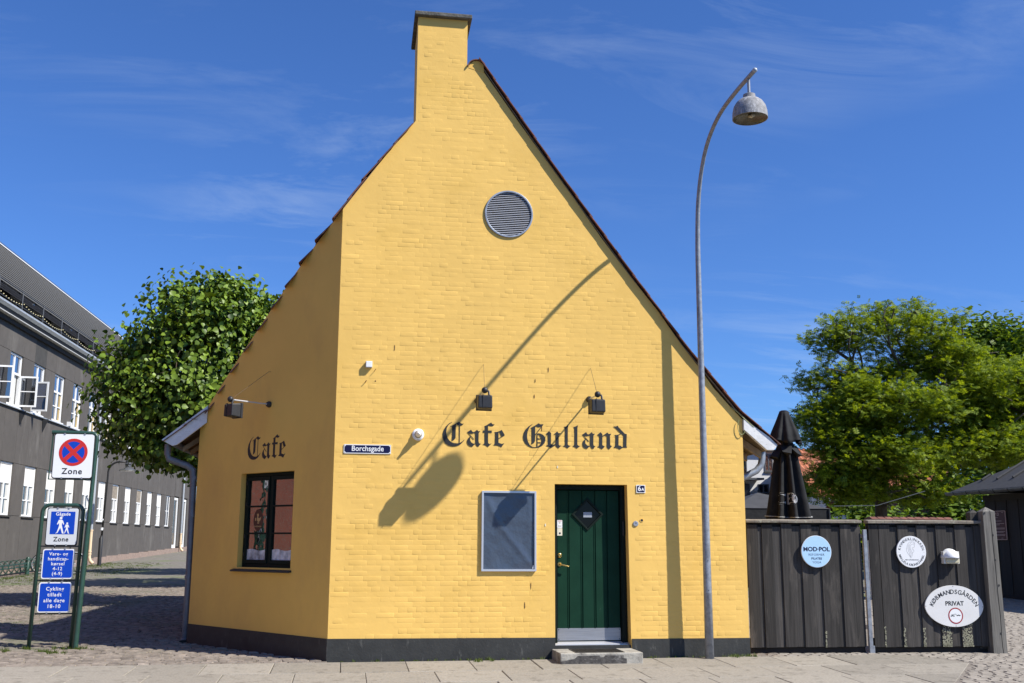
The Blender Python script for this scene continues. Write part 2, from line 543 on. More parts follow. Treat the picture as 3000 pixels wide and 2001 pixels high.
# ================================================================ GROUND
mb = MB()
ys = [-60, 0, 8, GY, 30, 60, 90, 140, 700]
for i in range(len(ys)-1):
    y0, y1 = ys[i], ys[i+1]
    z0, z1 = gz(y0)-.016, gz(y1)-.016
    mb.add([(-400, y0, z0), (400, y0, z0), (400, y1, z1), (-400, y1, z1)], [(0, 1, 2, 3)])
structure(mb.build('ground', joint))
mb = MB()                                                        # far street surface, setts too small to tell apart
for x0, x1, y0, y1 in ((-40, -1.9, 31, 90), (5.2, 60, 25, 90)):
    mb.add([(x0, y0, gz(y0)-.004), (x1, y0, gz(y0)-.004), (x1, y1, gz(y1)-.004), (x0, y1, gz(y1)-.004)], [(0, 1, 2, 3)])
structure(mb.build('cobbled_street', streetm))
mb = MB()
mb.add([(-400, -60, gz(-60)-.010), (400, -60, gz(-60)-.010), (400, 8.9, gz(8.9)-.010), (-400, 8.9, gz(8.9)-.010)], [(0, 1, 2, 3)])
structure(mb.build('road', mat('asphalt', (.05, .05, .052), .9, var=.2, vscale=20)))

def slab_edge(y):                        # the slabs end on a slanted cut
    return 8.19-(y-13.17)*.54 if y > 13.17 else 8.19-(13.17-y)*.75
# pavement of large granite slabs, every slab a piece of it
pave = structure(bpy.data.objects.new('pavement', None)); C.objects.link(pave)
def slab_mesh(w, d, seed):
    rnd = random.Random(seed)
    m = MB(); b = .007; h = .03
    o = [(-w/2, -d/2), (w/2, -d/2), (w/2, d/2), (-w/2, d/2)]
    o = [(x+rnd.uniform(-.003, .003), y+rnd.uniform(-.003, .003)) for x, y in o]
    i_ = [(x-b*math.copysign(1, x), y-b*math.copysign(1, y)) for x, y in o]
    m.add([(x, y, -h) for x, y in o]+[(x, y, -.006) for x, y in o]+[(x, y, 0) for x, y in i_],
          [(8, 9, 10, 11)]+[(a, (a+1) % 4, 4+(a+1) % 4, 4+a) for a in range(4)]+[(4+a, 4+(a+1) % 4, 8+(a+1) % 4, 8+a) for a in range(4)])
    return m.mesh('slab', slabm)
rows = [(13.105, 13.99, .82, .015), (12.27, 13.095, .823, .31), (11.42, 12.26, .83, .12), (10.58, 11.41, .82, .5), (9.74, 10.57, .83, .2), (8.9, 9.73, .83, .4)]
for ri, (y0, y1, w, off) in enumerate(rows):
    ms = [slab_mesh(w-.007, y1-y0-.004, ri*10+k) for k in range(3)]
    k0 = int(-8.5/w)
    for k in range(k0, 14):
        x = off+w*k+w/2
        yc = (y0+y1)/2
        xr = (slab_edge(y0), slab_edge(y1))
        if x+w/2 > min(xr):
            a = x-w/2+.004
            q = [(a, y0), (xr[0], y0), (xr[1], y1), (a, y1)]
            if max(xr) > a+.05:
                q = [(a, y0), (max(xr[0], a+.01), y0), (max(xr[1], a+.01), y1), (a, y1)]
                qq = [Vector((px, py, gz(py)-.03)) for px, py in q]+[Vector((px, py, gz(py))) for px, py in q]
                MB().hexa(qq).build('slab', slabm, pave, bevel=.005)
            break
        inst('slab', random.choice(ms), (x, yc, gz(yc)+random.uniform(-.003, .003)), pave,
             (math.atan(.025)+random.uniform(-.003, .003), random.uniform(-.003, .003), 0))

# small granite setts
def sett_mesh(w, d, seed, m_=sett):
    rnd = random.Random(seed)
    m = MB(); b = .010
    o = [(-w/2, -d/2), (w/2, -d/2), (w/2, d/2), (-w/2, d/2)]
    o = [(x+rnd.uniform(-.012, .012), y+rnd.uniform(-.010, .010)) for x, y in o]
    i_ = [(x-b*math.copysign(1, x), y-b*math.copysign(1, y)) for x, y in o]
    zz = [rnd.uniform(-.004, .005) for _ in range(4)]
    m.add([(x, y, -.03) for x, y in o]+[(x, y, z-.0) for (x, y), z in zip(i_, zz)]+[(0, 0, .008)],
          [(a, (a+1) % 4, 4+(a+1) % 4, 4+a) for a in range(4)]+[(4+a, 4+(a+1) % 4, 8) for a in range(4)])
    return m.mesh('sett', m_, smooth=50)
sv = [sett_mesh(random.uniform(.135, .175), random.uniform(.085, .10), 100+i) for i in range(10)]
mm = [[v.co.copy() for v in m.vertices] for m in sv]
mf = [[tuple(p.vertices) for p in m.polygons] for m in sv]
def chamfer_x(y):                        # house outline on the left for a given y
    if y < 16.38: return -.157-(y-GY)/math.tan(R(48))
    return bx(-2.2, y)-.02 if y < 21.7 else -2.0
cands = []
def row_fill(y0, y1, x0f, x1f, pitch=.108):
    y = y0
    while y < y1:
        x = x0f(y)+random.uniform(0, .1)
        while x < x1f(y):
            w = random.uniform(.145, .185)
            cands.append((x+w/2, y+random.uniform(-.006, .006)))
            x += w
        y += pitch
row_fill(14.06, 31, lambda y: -.40*y-1.2, lambda y: chamfer_x(y)-.06)
row_fill(14.06, 14.28, lambda y: 5.6, lambda y: 9.3)
row_fill(8.9, 25, lambda y: max(9.35 if y > 14.0 else slab_edge(y)+.02, .1), lambda y: min(.78*y-.5, 16.3 if y > 18 else 99))
def dist_key(p): return (p[0]**2+p[1]**2)
vis = [p for p in cands if p[1] > 11.2 and abs(p[0]/p[1]-.16) < .56]
vis = [p for p in vis if p[0] < 6]
vis.sort(key=dist_key)
near = set(vis[:299])
mbg = MB(); mbp = MB()
for p in cands:
    x, y = p
    k = random.randrange(10)
    z = gz(y)+random.uniform(-.006, .005)
    a = random.uniform(-.05, .05)
    if p in near:
        inst('sett', sv[k], (x, y, z), pave, (math.atan(.02), 0, a+random.choice((0, math.pi))))
    else:
        ca, sa = math.cos(a), math.sin(a)
        zq = z if x < 6 else gz(y)+random.uniform(-.002, .002)
        (mbg if x < 6 else mbp).add([(x+v.x*ca-v.y*sa, y+v.x*sa+v.y*ca, zq+v.z*(1 if x < 6 else .6)) for v in mm[k]], mf[k])
stuff(mbp.build('sett_paving', palesett, pave, smooth=50))
so = stuff(mbg.build('sett_paving', settmany, pave, smooth=50))

mb = MB()
for y0, y1 in ((8.9, GY), (GY, 25)):
    mb.add([(5.2, y0, gz(y0)-.0065), (30, y0, gz(y0)-.0065), (30, y1, gz(y1)-.0065), (5.2, y1, gz(y1)-.0065)], [(0, 1, 2, 3)])
mb.build('sand_bed', mat('pale_sand', (.19, .165, .135), .95, var=.3, vscale=14), pave)
# weeds and grass
def tuft(mb, x, y, z, h, n, spread):
    for _ in range(n):
        a = random.uniform(0, 6.28); r = random.uniform(0, spread)
        px, py = x+r*math.cos(a), y+r*math.sin(a)
        l = random.uniform(.5, 1)*h; t = random.uniform(-.6, .6)*l; q = random.uniform(-.6, .6)*l
        w = .004+.02*h
        mb.add([(px-w, py, z), (px+w, py, z), (px+t, py+q, z+l)], [(0, 1, 2)])
mb = MB()
for _ in range(60):
    x = random.uniform(-.1, 5.5); tuft(mb, x, GY-.02, gz(GY)-.01, random.uniform(.012, .05), 8, .04)
for cxx, cyy in ((-4.23, 15.8), (-4.5, 15.6), (-3.6, 15.7), (-3.75, 15.8), (-3.75, 15.3), (-3.9, 15.4), (-3.45, 15.75), (5.3, 13.98), (5.45, 14.0), (1.9, 13.98)):
    for _ in range(6): tuft(mb, cxx+random.gauss(0, .08), cyy+random.gauss(0, .05), gz(cyy)-.01, random.uniform(.03, .08), 14, .05)
for _ in range(700):
    y = random.uniform(30, 47)
    x = -9.9+.04*(y-46)+random.random()**2*2.6+.2
    tuft(mb, x, y, gz(y)-.02, random.uniform(.04, .10), 10, .14)
for _ in range(260):
    y = random.uniform(18, 25); x = random.gauss(-5.4, .7)
    tuft(mb, x, y, gz(y)-.01, random.uniform(.015, .04), 8, .12)
stuff(tag(mb.build('grass_tufts', grassm), 'short weeds and grass growing in the paving joints', 'grass'))

# ================================================================ YELLOW HOUSE
house = thing('cafe_house', 'yellow limewashed cafe building with steep gable, chimney and cut-off corner', 'building', (-.157, GY, 0))
gable = [(-.157, 0), (5.53, 0), (5.545, 3.235), (5.374, 3.41), (5.141, 3.667), (4.909, 3.99), (4.666, 4.30), (4.349, 4.755), (3.934, 5.267), (3.518, 5.817),
         (3.126, 6.38), (2.731, 6.92), (2.321, 7.484), (1.80, 8.23), (1.70, 8.37), (1.60, 8.36), (1.552, 8.33), (1.552, 9.02), (.83, 9.02), (.825, 7.41), (.469, 6.94), (.275, 6.66), (-.155, 6.04)]
DL, DR, DT, DB = 2.825, 3.855, 2.289, .0
VC, VR = (2.176, 6.092), .335
door_hole = [(DL, 0.02), (DR+.012, 0.02), (DR-.012, DT), (DL, DT)]
mb = MB().poly(FA, [gable, door_hole, ell(VC[0], VC[1], VR, VR, 40)], -.26, 0)
mb.build('gable_wall', yellow, house)
# chamfer wall with a window opening
WS0, WS1, WZ0, WZ1 = .80, 1.975, 1.145, 2.46          # window opening, distance from the corner
chp = [(-3.057, 0.0), (0, 0), (0, 6.04), (-.769, 5.452), (-1.502, 4.79), (-2.268, 4.099), (-2.863, 3.53), (-3.057, 3.33)]
MB().poly(CH, [chp, [(-WS1, WZ0), (-WS0, WZ0), (-WS0, WZ1), (-WS1, WZ1)]], -.15, 0).build('corner_wall', yellow_smooth, house)
# side and back walls
HB = 22.2
mb = MB()
xs, ysd = -2.202, 16.38
mb.add([(xs, ysd, 0), (bx(xs, HB), HB, 0), (bx(xs, HB), HB, 3.35), (xs, ysd, 3.35)], [(0, 1, 2, 3), (3, 2, 1, 0)])
mb.add([(5.53, GY+.01, 0), (bx(5.53, HB), HB, 0), (bx(5.53, HB), HB, 3.2), (5.545, GY+.01, 3.2)], [(0, 1, 2, 3), (3, 2, 1, 0)])
gb = [(bx(-2.2, HB), 0), (bx(5.53, HB), 0), (bx(5.54, HB), 3.2), (bx(1.7, HB), 8.38), (bx(-.15, HB), 6.04), (bx(-2.2, HB), 3.33)]
FBk = Fr((0, HB, 0), 0)
mb.poly(FBk, [gb], -.02, 0, back=True)
mb.build('side_wall', yellow_smooth, house)
# black base
mb = MB()
mb.poly(FA, [[(-.163, -.1), (DL, -.1), (DL, .262), (-.163, .276)]], -.01, .009)
mb.poly(FA, [[(DR+.02, -.1), (5.537, -.1), (5.537, .232), (DR+.02, .236)]], -.01, .009)
mb.poly(CH, [[(-3.06, -.1), (.004, -.1), (.004, .274), (-3.06, .315)]], -.01, .009)
mb.build('black_base', tar, house)

# bricks of the gable: the lowest, largest ones singly, the rest joined
edge = [(-.157, 0), (5.53, 0)]+gable[2:]
def gab_hi(x):                             # height of the gable over x
    pts = [(-.155, 6.04), (.275, 6.66), (.469, 6.94), (.80, 7.36), (.835, 9.02), (1.545, 9.02), (1.56, 8.33), (1.70, 8.37), (1.80, 8.23), (2.321, 7.484), (2.731, 6.92),
           (3.126, 6.38), (3.518, 5.817), (3.934, 5.267), (4.349, 4.755), (4.666, 4.30), (5.141, 3.667), (5.545, 3.2)]
    for (a, b), (c, d) in zip(pts, pts[1:]):
        if a <= x <= c: return b+(d-b)*(x-a)/(c-a)
    return -1
def brick_mesh(w, h, seed):
    rnd = random.Random(seed)
    m = MB(); t = rnd.choice((.0003, .0004, .0007, .0010, .0013, .0021)); b = rnd.uniform(.005, .009)
    def jit(s=.003): return rnd.uniform(-s, s)
    o = [(-w/2+jit(), -h/2+jit(.002)), (w/2+jit(), -h/2+jit(.002)), (w/2+jit(), h/2+jit(.002)), (-w/2+jit(), h/2+jit(.002))]
    i_ = [(x-b*math.copysign(1, x), z-b*.8*math.copysign(1, z)) for x, z in o]
    tt = [t+rnd.uniform(-.0012, .0012) for _ in range(4)]
    # mid ring rounds the edge
    md = [((x+2*a)/3, (z+2*c)/3) for (x, z), (a, c) in zip(o, i_)]
    m.add([(x, .001, z) for x, z in o]+[(x, -k*.8, z) for (x, z), k in zip(md, tt)]+[(x, -k, z) for (x, z), k in zip(i_, tt)],
          [(8, 9, 10, 11)]+[(a, (a+1) % 4, 4+(a+1) % 4, 4+a) for a in range(4)]+[(4+a, 4+(a+1) % 4, 8+(a+1) % 4, 8+a) for a in range(4)])
    return m.mesh('brick', yellow, smooth='all')
BS = [brick_mesh(.231, .0605, i) for i in range(16)]
BH = [brick_mesh(.111, .0605, 50+i) for i in range(16)]
def flat_ones(ms): return sorted(range(16), key=lambda i: -min(v.co.y for v in ms[i].vertices))[:7]
FLATS, FLATH = flat_ones(BS), flat_ones(BH)
bl = []
z = .262+.035; ci = 0
while z < 9.0:
    ci += 1
    pat = ci % 2
    x = -.157+.006 + (0 if pat else -.06) + random.uniform(-.01, .01)
    k = 0
    while x < 5.55:
        # header and stretcher mix as in a monk bond
        hd = (k % 3 == 2) if pat else (random.random() < .62)
        w = .118 if hd else .238
        xc = x+w/2
        x += w+random.uniform(-.002, .002); k += 1
        if xc-w/2 < -.15 or xc+w/2 > 5.54: continue
        rake = .17
        if z > 3.0 and (z+.03+rake*1.3 > gab_hi(xc-w/2) or z+.03+rake*1.3 > gab_hi(xc+w/2)):
            if not (.86 < xc-w/2 and xc+w/2 < 1.53 and z < 8.9): continue
        if DL-.03 < xc+w/2 and xc-w/2 < DR+.05 and z < DT+.04: continue
        if math.hypot(xc-VC[0], z-VC[1]) < VR+.07+w*.25: continue
        pskip = .06+.8*max(0, noise.noise(Vector((xc*.7, z*.9, 3))))
        if z > 3.3: pskip += .04
        if random.random() < pskip: continue
        kk = random.randrange(16)
        if z > 3.3 and random.random() < .65: kk = random.choice(FLATH if hd else FLATS)
        bl.append((xc, z, hd, kk))
    z += .0667
bl.sort(key=lambda b: b[1]+abs(b[0]-1.2)*.02+(1.2 if b[2] else 0))
mbb = MB()
for i, (x, z, hd, k) in enumerate(bl):
    me = (BH if hd else BS)[k]
    if i < 299:
        inst('brick', me, (x, GY-.0005, z), house)
    else:
        mbb.add([(v.co.x+x, v.co.y+GY-.0005, v.co.z+z) for v in me.vertices], [tuple(p.vertices) for p in me.polygons])
stuff(mbb.build('brickwork', yellow, house, smooth='all'))

# door in its reveal
FD = Fr((0, GY+.055, 0), 0)
mb = MB()
mb.box(FD, DL-.02, DR+.02, DT, DT+.01, -.2, -.161)
mb.build('door_lintel_back', yellow_smooth, house)
door = MB().box(FD, 2.893, 3.777, .16, 2.218, -.20, -.165).build('door', greendoor, house)
gr = [2.893, 3.061, 3.248, 3.431, 3.599, 3.777]
DC, DH = (3.325, 1.885), .20
def clip_out_diamond(u0, u1):              # plank pieces above and below the diamond window
    r = .215
    def yy(u, s): return DC[1]+s*max(0, r-abs(u-DC[0]))
    us = sorted({u0, u1} | ({DC[0]} if u0 < DC[0] < u1 else set()) | {q for q in (DC[0]-r, DC[0]+r) if u0 < q < u1})
    low = [(u0, .21)]+[(u1, .21)]+[(u, yy(u, -1)) for u in reversed(us)]
    high = [(u, yy(u, 1)) for u in us]+[(u1, 2.212), (u0, 2.212)]
    if all(abs(u-DC[0]) >= r-1e-6 for u in us): return [[(u0, .21), (u1, .21), (u1, 2.212), (u0, 2.212)]]
    return [low, high]
for a, b in zip(gr, gr[1:]):
    mb = MB()
    for pl in clip_out_diamond(a+.007, b-.007): mb.poly(FD, [pl], -.17, -.148)
    mb.build('plank', greendoor, door, bevel=.003)
    if b < 3.7:
        MB().box(FD, b-.019, b-.007, .36, 2.2 if abs(b-DC[0]) > .215 else DC[1]-.24+abs(b-DC[0]), -.15, -.142).build('moulding', greendoor, door, bevel=.002)
rr = .215
dm = lambda r: [(DC[0], DC[1]-r), (DC[0]+r, DC[1]), (DC[0], DC[1]+r), (DC[0]-r, DC[1])]
MB().poly(FD, [dm(.225), dm(.188)], -.165, -.132).build('diamond_frame', winframe, door, bevel=.004)
MB().poly(FD, [dm(.19)], -.17, -.163).build('diamond_pane', darkglass, door)
MB().box(FD, 3.272, 3.393, 1.846, 1.918, -.162, -.160).build('notice', mat('notice_grey', (.30, .33, .37), .6), door)
mb = MB().box(FD, 2.897, 3.773, .205, .365, -.149, -.144)
mb.build('kick_plate', steel, door)
mb = MB()
for u in (2.915, 3.755):
    for v in (.222, .348): mb.sphere(FD.p(u, v, -.143), .006, 8, 5)
mb.build('screw', doordark, door)
mb = MB().lathe(FD.p(2.93, 1.212, -.148), FD.w, [(0, .012), (.028, .012), (.030, .004), (.030, 0)], 20)
mb.tube([FD.p(2.93, 1.212, -.14), FD.p(2.93, 1.212, -.095), FD.p(2.945, 1.208, -.085), FD.p(3.045, 1.182, -.085)], [.011, .011, .011, .009], 10)
mb.build('handle', brass, door, smooth=True)
mb = MB().lathe(FD.p(2.93, 1.33, -.148), FD.w, [(0, .02), (.018, .02), (.022, .012), (.030, .008), (.032, 0)], 20)
mb.build('door_lock', brass, door, smooth=True)
st = MB().poly(FD, [rrect(2.899, 2.970, 1.700, 1.806, .006)], -.149, -.1465).build('sticker', white, door)
text('ALARM', FD, 2.9345, 1.793, -.1460, .017, red, door)
text('24', FD, 2.9345, 1.768, -.1460, .026, signblack, door)
text('SECUR', FD, 2.9345, 1.725, -.1460, .015, signblack, door)
MB().poly(FD, [rrect(2.899, 2.970, 1.596, 1.697, .006)], -.149, -.1465).build('sticker', creamlabel, door)
MB().poly(FD, [ell(2.936, 1.628, .014, .014, 16)], -.147, -.1455).build('lettering', darkbluetext, door)
mb = MB()
mb.box(FD, DL+.0, 2.889, .16, DT-.002, -.2, -.10)
mb.box(FD, 3.781, DR+.004, .16, DT-.002, -.2, -.10)
mb.box(FD, 2.889, 3.781, 2.222, DT-.002, -.2, -.10)
mb.box(FD, DL+.012, 2.877, .16, DT-.01, -.1, -.088)
mb.box(FD, 3.793, DR-.008, .16, DT-.014, -.1, -.088)
mb.build('door_frame', doordark, house, bevel=.004)
MB().box(FD, 3.803, 3.822, 1.60, 1.79, -.098, -.066).build('door_closer_box', blackmetal, house, bevel=.003)
mb = MB().hexa([FD.p(DL, .125, -.2), FD.p(DR+.01, .125, -.2), FD.p(DR+.01, .125, -.03), FD.p(DL, .125, -.03),
                FD.p(DL, .20, -.2), FD.p(DR+.01, .20, -.2), FD.p(DR+.01, .165, -.03), FD.p(DL, .165, -.03)])
mb.build('door_threshold', alu, house, bevel=.004)

MB().box(FA, DL-.02, DR+.03, -.1, .155, -.05, -.014).build('door_base', tar, house)
# door step
step = thing('door_step', 'low concrete step with an iron grating set in it below the green door', 'step', (3.3, 13.8, gz(13.8)))
mb = MB()
y0, y1 = 13.52, GY-.012
pl = [(2.775, y0), (3.86, y0), (3.865, y1), (2.775, y1)]
fr = [(p[0], p[1], gz(p[1])-.03) for p in pl]+[(p[0], p[1], .118) for p in pl]
mb.hexa([Vector(q) for q in fr])
mb.build('step_block', stepm, step, bevel=.012)
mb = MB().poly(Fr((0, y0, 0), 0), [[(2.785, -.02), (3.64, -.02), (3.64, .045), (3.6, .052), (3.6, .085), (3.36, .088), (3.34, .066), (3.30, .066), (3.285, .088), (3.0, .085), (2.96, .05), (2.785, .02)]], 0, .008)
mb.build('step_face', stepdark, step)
g0 = MB().box(W, 2.99, 3.62, 13.56, 14.0, .112, .1185).build('grate', darkglass, step)
for i in range(42):
    x = 3.0+i*.0147
    MB().box(W, x, x+.005, 13.565, 13.995, .1185, .124).build('grate_bar', grate, g0)
mb = MB()
mb.box(W, 2.985, 3.625, 13.552, 13.565, .112, .126); mb.box(W, 2.985, 3.625, 13.995, 14.008, .112, .126)
mb.box(W, 2.985, 2.998, 13.565, 13.995, .112, .126); mb.box(W, 3.612, 3.625, 13.565, 13.995, .112, .126)
mb.build('grate_rim', grate, g0)

louvm = mat('louvre_metal', (.52, .53, .56), .45)
# round louvred vent
vent = MB().poly(FA, [ell(VC[0], VC[1], VR+.012, VR+.012, 48), ell(VC[0], VC[1], VR-.012, VR-.012, 48)], -.05, .022).build('vent', palemetal if False else zinc, house, bevel=.003)
MB().poly(FA, [ell(VC[0], VC[1], VR, VR, 40)], -.09, -.075).build('vent_back', darkroof, vent)
n = 23
for i in range(n):
    v = VC[1]-VR+.02+(2*VR-.04)*(i+.5)/n
    h = math.sqrt(max(0, (VR-.012)**2-(v-VC[1])**2))
    if h < .05: continue
    mb = MB()
    mb.hexa([FA.p(VC[0]-h, v-.006, .006), FA.p(VC[0]+h, v-.006, .006), FA.p(VC[0]+h, v+.010, -.025), FA.p(VC[0]-h, v+.010, -.025),
             FA.p(VC[0]-h, v+.0005, .006), FA.p(VC[0]+h, v+.0005, .006), FA.p(VC[0]+h, v+.013, -.023), FA.p(VC[0]-h, v+.013, -.023)])
    mb.build('louvre', louvm, vent)

# chimney
mb = MB()
cw = [(.83, GY+.001), (1.552, GY+.001), (1.57, 15.12), (.85, 15.12)]
mb.add([(x, y, z) for z in (7.2, 9.02) for x, y in cw], [(1, 2, 6, 5), (2, 3, 7, 6), (3, 0, 4, 7), (4, 5, 6, 7)])
mb.build('chimney', yellow, house)
mb = MB()
o = [(.775, GY-.075), (1.612, GY-.075), (1.63, 15.17), (.79, 15.17)]
mb.hexa([Vector((x, y, 9.02)) for x, y in o]+[Vector((x, y, 9.085)) for x, y in o])
mb.build('chimney_cap', capmat, house, bevel=.012)

# roof: pantiles along both rakes singly, the rest joined
def tile_mesh(L, wd, flip):
    m = MB(); n = 7; t = .011
    prof = []
    for i in range(n):
        q = i/(n-1)
        prof.append((q*wd, .012*math.sin(q*math.pi*1.15)-(.007*math.sin((q-.87)/.13*math.pi/2) if q > .87 else 0)))
    if flip: prof = [(wd-a, b) for a, b in prof]
    vs = []
    for s_ in (0, L):
        lift = .011 if s_ == L else 0       # the lower end lies on the tile below
        for dz in (0, t):
            vs += [(s_, y, z+dz+lift) for y, z in prof]
    fs = []
    for i in range(n-1):
        fs += [(n+i, n+i+1, 3*n+i+1, 3*n+i), (i, 2*n+i, 2*n+i+1, i+1), (2*n+i, 3*n+i, 3*n+i+1, 2*n+i+1), (i, i+1, n+i+1, n+i)]
    fs += [(0, n, 3*n, 2*n), (n-1, 3*n-1, 4*n-1, 2*n-1)]
    return vs, fs
LOWER = .05
right_prof = [(a, b-.05) for a, b in [(1.72, 8.47), (2.75, 6.99), (3.93, 5.365), (4.70, 4.345), (5.48, 3.42), (6.03, 2.955)]]
left_prof = [(a, b-.05) for a, b in [(1.70, 8.47), (.83, 7.46), (.275, 6.74), (-.15, 6.12), (-.67, 5.51), (-1.16, 4.85), (-1.675, 4.16), (-2.07, 3.61), (-2.74, 3.05)]]
def along(prof, step):
    out = []; seg = []
    for (a, b), (c, d) in zip(prof, prof[1:]):
        seg.append((a, b, c, d, math.hypot(c-a, d-b)))
    tot = sum(s[4] for s in seg); n = round(tot/step)
    for i in range(n):
        t = tot*i/n; acc = 0
        for a, b, c, d, l in seg:
            if t <= acc+l+1e-9:
                q = (t-acc)/l; out.append((a+(c-a)*q, b+(d-b)*q, (c-a)/l, (d-b)/l)); break
            acc += l
    return out, tot/n
def front_y(x):                              # where the roof begins, over the corner cut
    if x >= -.12: return GY
    if x > -2.06: return GY+(-.157-x)*math.tan(R(48))
    return 16.26
tm = MB()
for side, prof in ((1, right_prof), (-1, left_prof)):
    rows_, st = along(prof, .345)
    vs, fs = tile_mesh(st+.055, .232, side < 0)
    mm_ = MB(); mm_.add(vs, fs); me = mm_.mesh('roof_tile', roofred, smooth=35)
    for x, z, dx, dz in rows_:
        xn = x+dx*st
        y = min(front_y(x), front_y(xn)) if side > 0 else max(front_y(x), front_y(xn)-.02)
        if side < 0: y = front_y(xn)*.55+front_y(x)*.45 if x < -.12 else GY
        if side < 0 and x > .84 and z > 7.3: y = 15.14
        y -= .062
        first = True
        while y < HB+.05:
            ax = Vector((dx, 0, dz)); nz_ = Vector((-dz, 0, dx)) if dx > 0 else Vector((dz, 0, -dx))
            ay = Vector((0, 1, 0))
            if side < 0: pass
            Mx = Matrix((ax, ay, nz_)).transposed().to_4x4()
            Mx.translation = Vector((bx(x, y), y, z+.002))
            jit = random.uniform(-.006, .006)
            if first or (y < front_y(x)+.3 and x < 6):
                o = bpy.data.objects.new('roof_tile', me); C.objects.link(o)
                o.matrix_basis = Mx@Matrix.Translation((jit, 0, 0)); attach(o, house)
            else:
                tm.add([Mx@Vector(v) for v in vs], fs)
            first = False
            y += .215
stuff(tm.build('roof_tiles', roofred, house, smooth=35))
# closed deck under the tiles
mb = MB()
for prof, sg in ((right_prof, 1), (left_prof, -1)):
    for (a, b), (c, d) in zip(prof, prof[1:]):
        ya, yc = (max(front_y(a), GY if sg > 0 or a < .84 else 15.1), front_y(c))
        if sg > 0: ya = yc = GY
        q = [(bx(a, ya), ya+.015, b), (bx(a, HB), HB, b), (bx(c, HB), HB, d), (bx(c, yc), yc+.015, d)]
        qq = [Vector(p)-Vector((0, 0, .035)) for p in q]+[Vector(p)-Vector((0, 0, .012)) for p in q]
        mb.hexa(qq)
mb.build('roof_deck', soffit, house)
mb = MB()
for i in range(1, 18):
    y = GY+.0+i*.42
    if y < 15.1 and i > 0 and False: continue
    mb.lathe((bx(1.70, y), y-.05, 8.35), (0, 1, 0), [(.125, 0), (.105, .46)], 20)
rt_ = MB(); n_ = 14; vs = []
for yy_, ro_ in ((GY-.035, .135), (GY+.40, .125)):
    for r_ in (ro_, ro_-.014):
        for i in range(n_): vs.append((1.690+r_*math.cos(math.pi*(.98-.96*i/(n_-1))), yy_, 8.29+r_*.92*math.sin(math.pi*(.98-.96*i/(n_-1)))))
fs = []
for i in range(n_-1): fs += [(i, i+1, n_+i+1, n_+i), (i, 2*n_+i, 2*n_+i+1, i+1), (n_+i, n_+i+1, 3*n_+i+1, 3*n_+i), (2*n_+i, 3*n_+i, 3*n_+i+1, 2*n_+i+1)]
rt_.add(vs, fs)
rt_.build('ridge_tile', roofred, house, smooth=50)
mb.build('ridge_tiles', roofred, house, smooth=50)
MB().poly(FA, [[(1.575, 8.28), (1.80, 8.22), (1.79, 8.34), (1.74, 8.388), (1.69, 8.398), (1.64, 8.388), (1.59, 8.34)]], -.05, .004).build('ridge_mortar', yellow_smooth, house)

# eaves: white boards, soffit, gutters, pipes
FR_ = Fr((0, GY-.02, 0), 0)
MB().poly(FR_, [[(5.552, 3.235), (5.552, 3.085), (5.885, 2.80), (5.985, 2.80), (6.045, 2.87), (5.93, 2.985)]], -.05, .02).build('bargeboard', whitewood, house, bevel=.004)
FL_ = Fr((0, 16.24, 0), 0)
MB().poly(FL_, [[(-2.085, 3.52), (-2.73, 2.985), (-2.57, 2.90), (-2.50, 2.92), (-2.09, 3.26)]], -.03, .02).build('bargeboard', whitewood, house, bevel=.004)
MB().add([(5.55, GY+.03, 3.05), (5.95, GY+.03, 2.80), (bx(5.95, HB), HB, 2.80), (bx(5.55, HB), HB, 3.05)], [(0, 1, 2, 3), (3, 2, 1, 0)]).build('soffit', soffit, house)
mb = MB()
mb.add([(-2.2, 16.3, 3.22), (-2.62, 16.3, 2.93), (bx(-2.62, HB), HB, 2.93), (bx(-2.2, HB), HB, 3.22)], [(0, 1, 2, 3), (3, 2, 1, 0)])
mb.build('soffit', soffit, house)
for i in range(9):
    y = 16.7+i*.6
    MB().hexa([Vector((bx(x, y), yy, z)) for z_, in ((0,),) for x, yy, z in ((-2.2, y, 3.12), (-2.6, y, 2.85), (-2.6, y+.07, 2.85), (-2.2, y+.07, 3.12), (-2.2, y, 3.21), (-2.6, y, 2.925), (-2.6, y+.07, 2.925), (-2.2, y+.07, 3.21))]).build('rafter_end', soffit, house)
for i in range(10):
    y = GY+.25+i*.6
    MB().hexa([Vector((bx(x, y), yy, z)) for x, yy, z in ((5.56, y, 2.92), (5.9, y, 2.71), (5.9, y+.07, 2.71), (5.56, y+.07, 2.92), (5.56, y, 3.03), (5.9, y, 2.81), (5.9, y+.07, 2.81), (5.56, y+.07, 3.03))]).build('rafter_end', soffit, house)
def gutter(xc, zc, ya, yb, m, name='gutter'):
    mb = MB(); n = 9
    vs = []
    for y in (ya, yb):
        for rr_ in (.062, .056):
            for i in range(n):
                a = math.pi+math.pi*i/(n-1)
                vs.append((bx(xc, y)+rr_*math.cos(a), y, zc+rr_*math.sin(a)))
    fs = []
    for i in range(n-1):
        fs += [(i, i+1, 2*n+i+1, 2*n+i), (n+i, 3*n+i, 3*n+i+1, n+i+1), (i, n+i, n+i+1, i+1)]
    fs += [tuple(range(n))]
    mb.add(vs, fs)
    return mb.build(name, m, house, smooth=50)
gutter(-2.66, 2.955, 16.30, HB, zincgrey)
gutter(6.0, 2.90, GY+.02, HB, zinc)
mb = MB()
